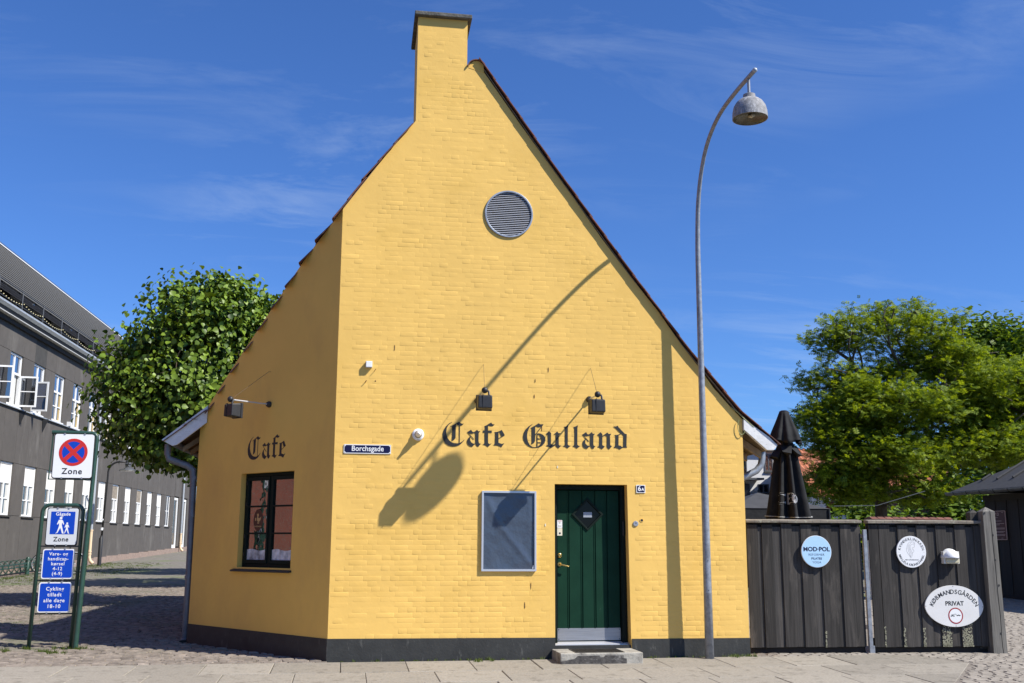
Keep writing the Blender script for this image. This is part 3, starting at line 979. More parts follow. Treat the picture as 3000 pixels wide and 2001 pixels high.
mb.tube([(-2.66, 16.42, 2.94), (-2.66, 16.42, 2.80), (-2.64, 16.42, 2.72), (-2.36, 16.46, 2.62), (-2.285, 16.47, 2.56), (-2.27, 16.475, 2.4), (-2.25, 16.48, 1.0), (-2.25, 16.48, .11), (-2.25, 16.48, .09), (-2.25, 16.46, .05)],
        [.05, .05, .05, .05, .055, .05, .05, .052, .052, .085], 14)
for zz_ in (2.42, 1.86, .95): mb.tube([(-2.255, 16.478, zz_), (-2.255, 16.478, zz_+.05)], .057, 14)
mb.build('downpipe', zincgrey, house, smooth=50)
mb = MB()
mb.tube([(5.995, GY+.42, 2.84), (5.995, GY+.42, 2.72), (5.97, GY+.42, 2.62), (5.90, GY+.42, 2.54), (5.72, GY+.42, 2.45), (5.60, GY+.42, 2.41)], .05, 14)
mb.tube([(5.60, GY+.42, 2.42), (5.60, GY+.42, .1)], .05, 14)
mb.build('downpipe', zinc, house, smooth=50)

# a thin cable looped at the right eave
MB().tube([FA.p(5.38, 3.40, .01), FA.p(5.47, 3.33, .03), FA.p(5.56, 3.24, .04), FA.p(5.70, 3.12, .04)], .006, 5).build('cable', mat('green_cable', (.28, .30, .12), .6), house)
MB().tube([FA.p(5.53+.05*math.sin(R(a)*1)-.02*a/360, 3.12+.11*math.cos(R(a)), .03) for a in range(0, 360, 20)], .005, 5).build('cable', MATS['green_cable'], house)
# window in the cut corner
rec = -.085
win = MB().poly(CH, [[(-WS1, WZ0), (-WS0, WZ0), (-WS0, WZ1), (-WS1, WZ1)], [(-WS1+.05, WZ0+.05), (-1.41, WZ0+.05), (-1.41, WZ1-.05), (-WS1+.05, WZ1-.05)],
                     [(-1.365, WZ0+.05), (-WS0-.05, WZ0+.05), (-WS0-.05, WZ1-.05), (-1.365, WZ1-.05)]], rec-.05, rec).build('window', winframe, house, bevel=.004)
for u0, u1 in ((-WS1+.05, -1.41), (-1.365, -WS0-.05)):
    v0, v1 = WZ0+.05, WZ1-.05
    s = .042
    a, b, c, d = u0+s, u1-s, v0+s, v1-s
    hh = (d-c)/3
    rings = [[(u0+.003, v0+.003), (u1-.003, v0+.003), (u1-.003, v1-.003), (u0+.003, v1-.003)]]
    for k in range(3):
        rings.append([(a, c+hh*k+.012), (b, c+hh*k+.012), (b, c+hh*(k+1)-.012), (a, c+hh*(k+1)-.012)])
    sash = MB().poly(CH, rings, rec-.04, rec+.014).build('sash', winframe, win, bevel=.004)
    for k in range(3):
        MB().poly(CH, [[(a-.004, c+hh*k+.006), (b+.004, c+hh*k+.006), (b+.004, c+hh*(k+1)-.006), (a-.004, c+hh*(k+1)-.006)]], rec-.02, rec-.012).build('pane', oldglass, win)
    # pale cloth hung behind the lowest panes
    mb = MB(); n = 14
    vs = []
    for i in range(n+1):
        u = a+(b-a)*i/n
        for v in (c, c+hh*.40+.012*math.sin(i*.5)):
            vs.append(CH.p(u, v, rec-.0085+.0025*math.sin(i*2.1)))
    mb.add(vs, [(2*i, 2*i+2, 2*i+3, 2*i+1) for i in range(n)])
    mb.build('half_curtain', mat('lace_curtain', (.42, .43, .44), .8, var=.75, vscale=9, stretch=(1, 1, .8)), win)
MB().box(CH, -WS1-.01, -WS0+.01, WZ0-.03, WZ1+.02, rec-.09, rec-.07).build('window_dark_room', darkroof, win)
mb = MB().hexa([CH.p(-2.06, 1.10, rec), CH.p(-.775, 1.10, rec), CH.p(-.775, 1.085, .055), CH.p(-2.06, 1.085, .055),
                CH.p(-2.06, 1.143, rec), CH.p(-.775, 1.143, rec), CH.p(-.775, 1.108, .055), CH.p(-2.06, 1.108, .055)])
mb.build('sill', tar, win, bevel=.004)
for v in (2.3, 2.0, 1.55, 1.3):
    mb = MB()
    for u in (-WS1+.05, -WS0-.055): mb.box(CH, u-.004, u+.012, v, v+.05, rec, rec+.022)
    mb.build('hinge', blackmetal, win)
# oval decal with a goose in the middle left pane
dk = MB().poly(CH, [ell(-1.665, 1.80, .105, .152, 36)], rec-.0118, rec-.0100).build('window_decal', ducklogo, win)
goose = [(-1.702, 1.868), (-1.690, 1.885), (-1.672, 1.892), (-1.658, 1.882), (-1.655, 1.862), (-1.668, 1.842), (-1.662, 1.828), (-1.640, 1.826), (-1.618, 1.836), (-1.603, 1.848),
         (-1.606, 1.815), (-1.622, 1.790), (-1.650, 1.776), (-1.680, 1.784), (-1.694, 1.805), (-1.690, 1.835), (-1.684, 1.855), (-1.690, 1.862)]
mb = MB().poly(CH, [goose], rec-.0101, rec-.0095)
mb.poly(CH, [[(-1.735, 1.83), (-1.712, 1.83), (-1.708, 1.79), (-1.732, 1.79)]], rec-.0101, rec-.0095)
mb.poly(CH, [[(-1.668, 1.778), (-1.660, 1.778), (-1.668, 1.752), (-1.688, 1.752)]], rec-.0101, rec-.0095)
mb.poly(CH, [[(-1.648, 1.778), (-1.640, 1.778), (-1.644, 1.748), (-1.664, 1.748)]], rec-.0101, rec-.0095)
mb.build('decal_goose', duckbody, win)
text('GuldAnden', CH, -1.665, 1.712, rec-.0094, .034, duckbody, win, name='decal_lettering')

# painted blackletter
CAFE = {'C':[[[(1409,3107),(1368,3086),(1327,3047),(1295,2994),(1281,2936),(1283,2892),(1297,2848),(1325,2810),(1367,2784),(1417,2773),(1466,2777),(1511,2794),(1543,2820),(1565,2845),(1582,2869),(1575,2868),(1549,2842),(1521,2827),(1483,2817),(1438,2820),(1399,2833),(1366,2863),(1346,2898),(1334,2937),(1331,2975),(1337,3020),(1355,3059),(1382,3087),(1411,3103)]],[[(1379,3036),(1385,3046),(1440,3074),(1504,3111),(1529,3091),(1548,3085),(1569,3088),(1549,3066),(1521,3057),(1504,3058),(1487,3064),(1471,3079),(1461,3069),(1459,2961),(1458,2890),(1443,2867),(1424,2856),(1404,2848),(1410,2867),(1412,2960),(1408,3052),(1393,3046)]],[[(1505,3059),(1517,3059),(1516,2827),(1506,2825)]]],'a':[[[(1616,2973),(1669,3005),(1689,2978),(1705,2973),(1722,2983),(1750,3007),(1769,2987),(1796,2989),(1774,2963),(1772,2857),(1779,2823),(1803,2818),(1772,2775),(1752,2780),(1735,2798),(1728,2823),(1728,2950),(1717,2965),(1692,2954),(1670,2952),(1642,2958)]],[[(1616,2973),(1633,2965),(1712,2877),(1705,2871)]],[[(1669,2921),(1657,2888),(1658,2860),(1674,2833),(1699,2818),(1728,2816),(1688,2774),(1660,2778),(1630,2799),(1615,2832),(1618,2865),(1637,2896),(1662,2918)]]],'f':[[[(1851,3058),(1883,3072),(1908,3090),(1943,3109),(1962,3088),(1993,3084),(1973,3065),(1948,3058),(1920,3064),(1907,3069),(1902,3048),(1902,2998),(1954,2999),(1953,2966),(1903,2970),(1904,2829),(1927,2814),(1954,2828),(1904,2774),(1866,2797),(1830,2805),(1857,2828),(1855,2969),(1831,2969),(1832,2998),(1856,2997),(1858,3042)]]],'e':[[[(1989,2981),(2021,2983),(2055,2993),(2091,3012),(2134,2939),(2047,2886),(2047,2835),(2095,2820),(2128,2831),(2087,2773),(2039,2796),(1977,2801),(2000,2828),(2000,2967)],[(2057,2983),(2047,2973),(2047,2895),(2089,2921)]]]}
GULL = {'G':[[[(2516,3101),(2465,3069),(2424,3028),(2397,2980),(2386,2925),(2393,2878),(2417,2831),(2455,2798),(2500,2779),(2548,2775),(2603,2780),(2651,2804),(2686,2842),(2698,2884),(2693,2924),(2665,2956),(2624,2973),(2584,2975),(2588,2963),(2615,2947),(2636,2917),(2643,2883),(2637,2842),(2617,2813),(2588,2792),(2548,2785),(2514,2789),(2479,2813),(2455,2859),(2443,2906),(2443,2953),(2452,3001),(2469,3042),(2493,3077),(2517,3096)]],[[(2489,3038),(2496,3050),(2548,3078),(2603,3114),(2624,3100),(2671,3101),(2657,3077),(2555,2941),(2552,2867),(2541,2844),(2520,2830),(2496,2825),(2505,2846),(2504,3043)],[(2555,3066),(2569,3071),(2596,3060),(2620,3062),(2641,3073),(2555,2959)]],[[(2577,2966),(2588,2966),(2588,2792),(2575,2792)]],[[(2588,2909),(2613,2903),(2637,2908),(2637,2900),(2613,2894),(2588,2898)]],[[(2588,2851),(2613,2855),(2635,2849),(2630,2840),(2610,2846),(2588,2840)]]],'u':[[[(2705,2967),(2748,3009),(2777,2984),(2775,2831),(2803,2819),(2839,2835),(2842,2965),(2812,2961),(2863,3007),(2883,2983),(2914,2985),(2885,2955),(2885,2826),(2893,2813),(2919,2813),(2882,2773),(2851,2792),(2839,2819),(2774,2775),(2741,2795),(2705,2803),(2734,2822),(2731,2954)]]],'l':[[[(2960,3073),(2985,3077),(3022,3096),(3014,3053),(3011,2828),(3028,2814),(3051,2814),(3007,2774),(2976,2795),(2945,2803),(2971,2824),(2973,3046)]],[[(3093,3072),(3117,3077),(3156,3099),(3149,3056),(3146,2831),(3164,2812),(3186,2813),(3141,2775),(3111,2795),(3079,2804),(3105,2827),(3106,3048)]]],'a2':[[[(3215,2969),(3270,3005),(3291,2976),(3308,2972),(3351,3007),(3368,2984),(3400,2986),(3375,2958),(3372,2842),(3380,2816),(3401,2815),(3373,2774),(3350,2780),(3334,2800),(3324,2820),(3326,2950),(3315,2960),(3291,2951),(3263,2949),(3235,2955)]],[[(3215,2967),(3233,2959),(3311,2880),(3304,2871)]],[[(3269,2910),(3256,2881),(3260,2847),(3286,2820),(3324,2814),(3282,2773),(3247,2782),(3223,2808),(3216,2842),(3227,2880),(3257,2908)]]],'n':[[[(3429,2969),(3474,3008),(3501,2984),(3504,2957),(3572,3006),(3593,2986),(3630,2990),(3610,2959),(3612,2832),(3636,2816),(3597,2771),(3569,2791),(3562,2818),(3566,2948),(3543,2965),(3502,2948),(3499,2830),(3534,2809),(3495,2772),(3457,2794),(3427,2796),(3454,2823),(3457,2953)]]],'d':[[[(3663,3091),(3697,3092),(3722,3104),(3735,3082),(3822,2994),(3851,2989),(3844,2823),(3852,2799),(3794,2802),(3746,2772),(3706,2795),(3659,2798),(3686,2827),(3688,2957),(3677,2974),(3709,2973),(3768,2995)],[(3734,2971),(3775,2990),(3801,2959),(3798,2813),(3780,2809),(3760,2825),(3730,2829)]]]}
def letter(shapes, F, du, dv, w, uscale=1.0):
    mb = MB()
    for i, sh in enumerate(shapes):
        mb.poly(F, [[((a/1000+du), (b/1000+dv)) for a, b in ring] for ring in sh], w-.002, w+i*.0003)
    return mb.build('painted_letter', letterblack, house)
for k in 'Cafe': letter(CAFE[k], FA, 0, 0, .0062)
for k in ('G', 'u', 'a2', 'n', 'd'): letter(GULL[k], FA, 0, 0, .0062)
for sh in GULL['l']: letter([sh], FA, 0, 0, .0062)
for k in 'Cafe': letter(CAFE[k], CH, -1.861-1.281, -.127, .0012)
# rust marks and chips in the paint
for u, v, h in ((2.742, 3.86, .09), (2.557, 3.702, .06), (2.544, 3.485, .07), (2.648, 3.047, .10), (2.498, .934, .10), (2.415, .679, .10), (.606, 4.104, .10)):
    pts = [(u+random.uniform(.35, 1)*.007*math.cos(t), v+random.uniform(.7, 1)*h/2*math.sin(t)) for t in [i*math.pi/5 for i in range(10)]]
    MB().poly(FA, [pts], 0, .0062).build('rust_mark', rust, house)
for u, v in ((2.866, 2.519), (2.695, 1.735)):
    MB().poly(FA, [ell(u, v, .008, .02, 8)], 0, .0062).build('paint_chip', creamlabel, house)
mb = MB().tube([FA.p(.336, 3.768, 0), FA.p(.362, 3.80, .05)], .004, 6)
mb.tube([FA.p(.218, 3.611, 0), FA.p(.238, 3.64, .04)], .006, 6)
mb.sphere(FA.p(.361, 3.641, 0), .01, 8, 6)
mb.build('nail', rust, house)

# ================================================================ THINGS ON THE HOUSE
def floodlight(F, u, v, label, swing=0, arm=.66, anchor=(0, .44), dv=0):
    base = F.p(u, v, 0)
    t = thing('wall_floodlight', label, 'wall light', base, 0, 'floodlights on arms over the painted lettering')
    def P(a, b, c): return F.p(u+a, v+b, c)
    mb = MB().lathe(P(0, 0, 0), F.w, [(.045, 0), (.045, .02), (.030, .05), (.0, .055)], 16)
    mb.build('wall_rose', blackmetal, t, smooth=True)
    tip = (swing, dv, arm)
    MB().tube([P(0, 0, .03), P(*tip)], .011, 8).build('arm', alu, t, smooth=True)
    mb = MB().sphere(P(tip[0], tip[1]+.005, tip[2]+.01), .042, 14, 10)
    mb.build('ball_joint', blackmetal, t, smooth='all')
    x, z, w = tip[0]+.005, dv-.05, arm
    hw, hh = .098, .19
    # the head is a wedge: broad glass towards the wall, sloping back
    q = [P(x-hw, z-hh, w-.10), P(x+hw, z-hh-.004, w-.10), P(x+hw*.95, z-hh+.01, w+.05), P(x-hw*.95, z-hh+.01, w+.05),
         P(x-hw, z+.0, w-.10), P(x+hw, z+.0, w-.10), P(x+hw*.92, z-.015, w+.045), P(x-hw*.92, z-.015, w+.045)]
    head = MB().hexa(q).build('lamp_head', blackmetal, t, bevel=.012)
    mb = MB().hexa([P(x-hw-.006, z-hh-.008, w-.13), P(x+hw+.006, z-hh-.012, w-.13), P(x+hw+.006, z-hh-.012, w-.098), P(x-hw-.006, z-hh-.008, w-.098),
                    P(x-hw-.006, z+.008, w-.13), P(x+hw+.006, z+.008, w-.13), P(x+hw+.006, z+.008, w-.098), P(x-hw-.006, z+.008, w-.098)])
    mb.build('lamp_rim', blackmetal, head, bevel=.005)
    MB().hexa([P(x-hw+.01, z-hh+.01, w-.134), P(x+hw-.01, z-hh+.01, w-.134), P(x+hw-.01, z-hh+.01, w-.13), P(x-hw+.01, z-hh+.01, w-.13),
               P(x-hw+.01, z-.01, w-.134), P(x+hw-.01, z-.01, w-.134), P(x+hw-.01, z-.01, w-.13), P(x-hw+.01, z-.01, w-.13)]).build('lamp_pane', skyglass, head)
    MB().box(F, u+x-.035, u+x-.029, v+z-hh+.005, v+z-.004, w+.03, w+.054).build('head_seam', darkroof, head)
    MB().tube([P(x+.045, dv, w), P(x+.05, dv-.03, w+.01), P(x+.05, dv-.06, w+.02)], .014, 8).build('bracket', blackmetal, t, smooth=True)
    MB().tube([P(anchor[0], anchor[1], .0), P(anchor[0], anchor[1], .03), P(tip[0], tip[1]+.02, tip[2]-.02)], .0028, 5).build('stay_wire', wire, t)
    return t
floodlight(FA, 1.754, 3.405, 'black floodlight on an arm above the painted word Cafe on the sunny wall', arm=.74, anchor=(.075, .50), swing=-.0, dv=.035)
floodlight(FA, 3.319, 3.462, 'black floodlight on an arm above the l and a of the word Gulland', arm=.74, anchor=(.02, .434), swing=-.06, dv=-.038)
floodlight(CH, -1.407, 3.419, 'black floodlight on an arm on the shaded corner wall over its own word Cafe', arm=.66, anchor=(-.01, .473), dv=.0)

t = thing('street_name_plate', 'dark blue enamel street name plate reading Borchsgade', 'street sign', FA.p(.28, 2.717, 0))
MB().poly(FA, [rrect(-.033, .592, 2.657, 2.778, .006)], .002, .012).build('plate', white, t, bevel=.002)
pp = [(-.004, 2.668), (.563, 2.668), (.568, 2.680), (.582, 2.686), (.582, 2.750), (.568, 2.756), (.563, 2.768), (-.004, 2.768), (-.010, 2.756), (-.024, 2.750), (-.024, 2.686), (-.010, 2.680)]
MB().poly(FA, [pp], .012, .0135).build('plate_field', navy, t)
text('Borchsgade', FA, .282, 2.722, .0140, .100, white, t, bold=.0012, narrow=.90, space=1.02)
mb = MB()
for u in (-.022, .580):
    for v in (2.668, 2.767): mb.sphere(FA.p(u, v, .0125), .005, 8, 5)
mb.build('screw', rust, t)

t = thing('house_number_plate', 'small navy enamel house number plate 6A right of the door', 'house number', FA.p(4.035, 2.235, 0))
MB().poly(FA, [rrect(3.972, 4.099, 2.180, 2.288, .004)], .002, .012).build('plate', white, t, bevel=.002)
MB().poly(FA, [rrect(3.981, 4.090, 2.189, 2.279, .012, 3)], .012, .0135).build('plate_field', navy, t)
text('6', FA, 4.015, 2.235, .0140, .090, white, t, bold=.0024)
text('A', FA, 4.062, 2.226, .0140, .056, white, t, bold=.0018)

t = thing('poster_frame', 'empty silver poster frame with crumpled grey sheet beside the door', 'poster frame', FA.p(2.19, 1.655, 0))
MB().poly(FA, [rrect(1.823, 2.566, 1.124, 2.184, .008), [(1.848, 1.150), (2.541, 1.150), (2.541, 2.158), (1.848, 2.158)]], .002, .036).build('frame', alu, t, bevel=.006)
mb = MB(); nx, nzv = 36, 50
for j in range(nzv+1):
    for i in range(nx+1):
        u = 1.846+(.697)*i/nx; v = 1.148+1.012*j/nzv
        a = noise.noise(Vector((u*2.2, v*1.6, 4)))*.010+noise.noise(Vector((u*4+v*2, v*1.3-u, 9)))*.005
        a += .010*math.exp(-((u-1.98-(v-1.9)*-.55-.28*max(0, 1.7-v))/.05)**2)*.8
        e = min(i, nx-i, j, nzv-j)/4
        mb.v.append(tuple(FA.p(u, v, .012+a*min(1, e))))
for j in range(nzv):
    for i in range(nx):
        k = j*(nx+1)+i
        mb.f.append((k, k+1, k+nx+2, k+nx+1))
mb.build('sheet', postergrey, t, smooth='all')
MB().poly(FA, [[(2.512, 1.158), (2.536, 1.158), (2.530, 1.20), (2.522, 1.205)]], .020, .022).build('torn_corner', white, t)

t = thing('bulkhead_lamp', 'small round white lamp with bare bulb on the sunlit wall left of the word Cafe', 'wall light', FA.p(.95, 2.924, 0))
MB().lathe(FA.p(.95, 2.924, 0), FA.w, [(.080, 0), (.080, .018), (.072, .026), (.062, .028), (.062, .045), (.050, .052)], 28).build('base', white, t, smooth=True)
MB().lathe(FA.p(.95, 2.924, .04), FA.w, [(.040, 0), (.042, .03), (.036, .07), (.020, .10), (.016, .13), (.0, .14)], 20).build('bulb', lampglass, t, smooth='all')
mb = MB()
for a in range(3):
    mb.sphere(FA.p(.95+.068*math.cos(a*2.1+.5), 2.924+.068*math.sin(a*2.1+.5), .024), .006, 8, 5)
mb.build('screw', steel, t)

t = thing('junction_box', 'small pale square box fixed high on the wall above the street name', 'junction box', FA.p(.266, 3.86, 0))
MB().box(FA, .222, .310, 3.816, 3.902, 0, .058).build('box', mat('box_grey', (.50, .52, .56), .5), t, bevel=.006)
MB().box(FA, .228, .304, 3.822, 3.896, .058, .062).build('lid', white, t, bevel=.002)

t = thing('key_cylinder', 'round metal key safe set in the wall under the house number', 'lock', FA.p(3.955, 1.76, 0))
MB().lathe(FA.p(3.955, 1.76, 0), FA.w, [(.037, 0), (.037, .010), (.033, .014), (0, .014)], 24).build('body', galv, t, smooth=30)
MB().poly(FA, [ell(3.957, 1.766, .008, .008, 12)], .014, .0148).build('keyhole', darkroof, t)
MB().poly(FA, [ell(4.042, 1.806, .027, .024, 16), ell(4.042, 1.806, .020, .018, 16)], 0, .007).build('pipe_hole_rim', yellow, house)
MB().poly(FA, [ell(4.042, 1.806, .0205, .0185, 16)], 0, .005).build('pipe_hole', darkroof, house)

# ================================================================ TALL STREET LAMP
PX = 4.87
lamp = thing('street_lamp', 'tall galvanised street lamp with curved arm standing against the yellow wall', 'street lamp', (PX, 13.86, gz(13.86)))
pts = [(PX, 13.86, gz(13.86)-.1), (PX, 13.855, 1.5), (PX, 13.845, 3), (PX, 13.84, 4.5)]
ctrl = [(13.84, 4.5), (13.835, 5.3), (13.82, 5.77), (13.76, 6.25), (13.62, 6.63), (13.40, 6.93), (13.10, 7.13), (12.70, 7.25), (12.16, 7.29), (11.52, 7.29)]
def catmull(c, n=6):
    out = []
    for i in range(len(c)-1):
        p0, p1, p2, p3 = c[max(i-1, 0)], c[i], c[i+1], c[min(i+2, len(c)-1)]
        for k in range(n):
            t_ = k/n
            out.append(tuple(.5*((2*b)+(-a+cc)*t_+(2*a-5*b+4*cc-d)*t_**2+(-a+3*b-3*cc+d)*t_**3) for a, b, cc, d in zip(p0, p1, p2, p3)))
    out.append(c[-1]); return out
pts += [(PX, y, z) for y, z in catmull(ctrl)][1:]
pole_r = [.060, .052, .046, .041]+[.040-.012*min(1, i/24) for i in range(len(pts)-4)]
MB().tube(pts, pole_r, 22).build('pole', galv, lamp, smooth='all')
MB().sphere((PX, 11.52, 7.29), .031, 16, 10).build('arm_cap', palemetal, lamp, smooth='all')
LY = 11.735
MB().tube([(PX, LY, 7.27), (PX, LY, 7.06)], .019, 12).build('hanger', galv, lamp, smooth=True)
lm = mat('weathered_lamp_shade', (.22, .22, .225), .75, .0, var=.35, vscale=18, dirt=((.40, .40, .41), 26, .52, .66, (1, 1, .5)), bump=.3, bscale=60)
prof = [(0, .33), (.060, .33), (.075, .322), (.078, .275), (.085, .262), (.125, .250), (.165, .215), (.198, .16), (.215, .09), (.220, .0), (.212, .0), (.206, .09), (.188, .155), (.155, .205), (.1, .24), (0, .25)]
shade = MB().lathe((PX, LY, 6.735), (0, 0, 1), prof, 40).build('lamp_shade', lm, lamp, smooth=50)
MB().lathe((PX, LY, 6.735), (0, 0, 1), [(.0, .06), (.10, .045), (.17, .03), (.205, .012), (.21, .006)], 32).build('lamp_glass', reflector, shade, smooth='all')
MB().tube([(PX, LY+.02, 6.78), (PX, LY-.03, 6.755), (PX+.02, LY-.09, 6.76)], .022, 10).build('lamp_tube', mat('lamp_tube', (.50, .48, .38), .3), shade, smooth='all')
# hatch, sticker remains and felt-tip scrawl on the pole
hz = .62
mb = MB()
def polepatch(mb, a0, a1, z0, z1, rr_, n=8):
    vs = []
    for z in (z0, z1):
        for i in range(n+1):
            a = a0+(a1-a0)*i/n
            vs.append((PX+rr_*math.cos(a), 13.86+rr_*math.sin(a), z))
    mb.add(vs, [(i, i+1, n+2+i, n+1+i) for i in range(n)])
polepatch(mb, R(-125), R(-60), .85, 1.30, .0580)
mb.build('hatch', galv, lamp)
mb = MB()
for a, z in ((-92, .88), (-92, 1.27)): mb.sphere((PX+.0585*math.cos(R(a)), 13.86+.0585*math.sin(R(a)), z), .006, 8, 5)
mb.build('hatch_screw', blackmetal, lamp)
mb = MB()
for z0, z1, a in ((1.22, 1.25, -140), (1.28, 1.31, -150), (1.33, 1.43, -145), (1.36, 1.38, -130), (1.45, 1.47, -148), (1.5, 1.58, -140), (1.52, 1.54, -128), (1.62, 1.70, -150), (1.18, 1.20, -120), (.98, 1.2, -112), (1.05, 1.07, -100)):
    polepatch(mb, R(a), R(a+(22 if z1-z0 < .04 else 4)), z0, z1, .0592-.004*z0, 4)
mb.build('pen_scrawl', signblack, lamp)
mb = MB()
for z0, z1, a, b in ((2.26, 2.34, -80, -62), (2.18, 2.24, -78, -66), (1.73, 1.79, -95, -80), (2.40, 2.43, -85, -70)):
    polepatch(mb, R(a), R(b), z0, z1, .0560-.0035*(z0-1), 4)
mb.build('sticker_remains', creamlabel, lamp)

# ================================================================ STREET SIGNS ON THE LEFT
def Fp(y): return Fr((0, y, 0), 0)
# low double-post stand with three boards
F2 = Fp(15.85)
st2 = thing('sign_stand', 'low green twin-post stand carrying three pedestrian street boards', 'sign stand', (-3.97, 15.87, gz(15.87)))
mb = MB()
g_ = gz(15.87)-.1
arc = [(-4.255, 15.87, g_), (-4.225, 15.87, 1.9)]+[(-4.225+.10*(1-math.cos(R(a))), 15.87, 1.9+.10*math.sin(R(a))) for a in (25, 50, 75, 90)]
arc += [(-3.775+.10*math.sin(R(a)), 15.87, 1.9+.10*math.cos(R(a))) for a in (0, 25, 50, 75, 90)]
arc += [(-3.70, 15.87, g_)]
mb.tube(arc, .027, 12)
mb.build('post_frame', postgreen, st2, smooth='all')
mb = MB()
for v in (1.425, .955, .50): mb.box(F2, -4.21, -3.70, v-.010, v+.010, -.02, -.008)
mb.build('crossbar', blackmetal, st2)
def board(parent, F, u0, u1, v0, v1, face, border, tilt=0, name='board'):
    b = MB().poly(F, [rrect(u0, u1, v0, v1, .03)], 0, .012).build(name, border, parent, bevel=.002)
    if face: MB().poly(F, [rrect(u0+.016, u1-.016, v0+.016, v1-.016, .022)], .012, .0135).build('board_face', face, b)
    mb = MB()
    for u in (u0+.13, u1-.13):
        for v in (v0-.004, v1+.004): mb.box(F, u-.010, u+.010, v-.012, v+.012, -.01, .018)
    mb.build('clip', steel, b)
    return b
MB().poly(F2, [rrect(-4.155, -3.722, 1.432, 1.966, .03)], -.006, 0).build('board_back', blackmetal, st2)
b1 = board(st2, F2, -4.143, -3.733, 1.445, 1.952, None, mat('board_grey', (.62, .64, .65), .4))
MB().poly(F2, [rrect(-4.098, -3.772, 1.592, 1.908, .006)], .012, .0135).build('board_face', blue, b1)
text('Gågade', F2, -3.935, 1.872, .0142, .062, white, b1, bold=.0012, space=1.08)
text('Zone', F2, -3.94, 1.520, .0132, .088, signblack, b1, bold=.0014, space=1.1)
def walker(F, cu, cv, h, material, parent):
    s = h/100
    mb = MB()
    P_ = lambda pts, w=.0142: mb.poly(F, [[(cu+a*s, cv+b*s) for a, b in pts]], .0135, w)
    mb.poly(F, [ell(cu+2*s, cv+92*s, 8*s, 8*s, 16)], .0135, .0142)
    P_([(-8, 82), (8, 82), (14, 76), (22, 56), (18, 52), (10, 66), (9, 50), (22, 4), (28, 0), (14, 0), (2, 34), (-12, 4), (-24, 0), (-22, 3), (-17, 6), (-6, 44), (-7, 62), (-16, 52), (-19, 55), (-12, 76)])
    mb.build('pictogram', material, parent)
walker(F2, -3.965, 1.602, .235, white, b1)
walker(F2, -3.875, 1.602, .155, white, b1)
b2 = board(st2, F2, -4.165, -3.742, .975, 1.388, blue, white)
for i, s_ in enumerate(('Vare- og', 'handicap-', 'kørsel', '4-12', '(4-9)')):
    text(s_, F2, -3.953, 1.318-i*.068, .0142, .064, white, b2, bold=.0008, space=1.12)
b3 = board(st2, F2, -4.178, -3.747, .518, .930, blue, white)
for i, s_ in enumerate(('Cykling', 'tilladt', 'alle dage', '18-10')):
    text(s_, F2, -3.963, .838-i*.079, .0142, .070, white, b3, bold=.001, space=1.14)

# tall post with the no stopping zone board
F1 = Fp(15.76)
st1 = thing('zone_sign_post', 'tall green post with a square no stopping zone board', 'traffic sign', (-3.57, 15.77, gz(15.77)))
g_ = gz(15.77)-.1
mb = MB().tube([(-3.62, 15.77, g_), (-3.575, 15.77, 1.62), (-3.573, 15.77, 1.66)], .037, 12)
mb.tube([(-3.575, 15.77, 1.60), (-3.545, 15.77, 2.93)]+[(-3.545-.07*(1-math.cos(R(a))), 15.77, 2.95+.07*math.sin(R(a))) for a in (20, 50, 75, 90)]+[(-4.16, 15.77, 3.025)], .029, 12)
mb.build('post', postgreen, st1, smooth=50)
mb = MB()
mb.tube([(-4.145, 15.775, 3.03), (-4.16, 15.775, 2.36), (-3.58, 15.775, 2.36)], .011, 8)
mb.build('lower_rail', postgreen, st1)
MB().poly(F1, [rrect(-4.122, -3.566, 2.368, 3.012, .035)], -.006, 0).build('board_back', blackmetal, st1)
b = board(st1, F1, -4.110, -3.578, 2.380, 3.0, None, whitesign)
cc, rr_ = (-3.848, 2.743), .195
mb = MB().poly(F1, [ell(cc[0], cc[1], rr_, rr_, 48), ell(cc[0], cc[1], rr_*.79, rr_*.79, 48)], .012, .0140)
mb.build('red_ring', red, b)
MB().poly(F1, [ell(cc[0], cc[1], rr_*.80, rr_*.80, 48)], .012, .0132).build('blue_disc', blue, b)
q = rr_*.78*.7071; k = .020
mb = MB()
mb.poly(F1, [[(cc[0]-q-k, cc[1]+q-k), (cc[0]+q-k, cc[1]-q-k), (cc[0]+q+k, cc[1]-q+k), (cc[0]-q+k, cc[1]+q+k)]], .013, .0144)
mb.poly(F1, [[(cc[0]+q-k, cc[1]+q+k), (cc[0]-q-k, cc[1]-q+k), (cc[0]-q+k, cc[1]-q-k), (cc[0]+q+k, cc[1]+q-k)]], .013, .0148)
mb.build('red_cross', red, b)
text('Zone', F1, -3.846, 2.470, .0132, .116, signblack, b, bold=.002, space=1.14)

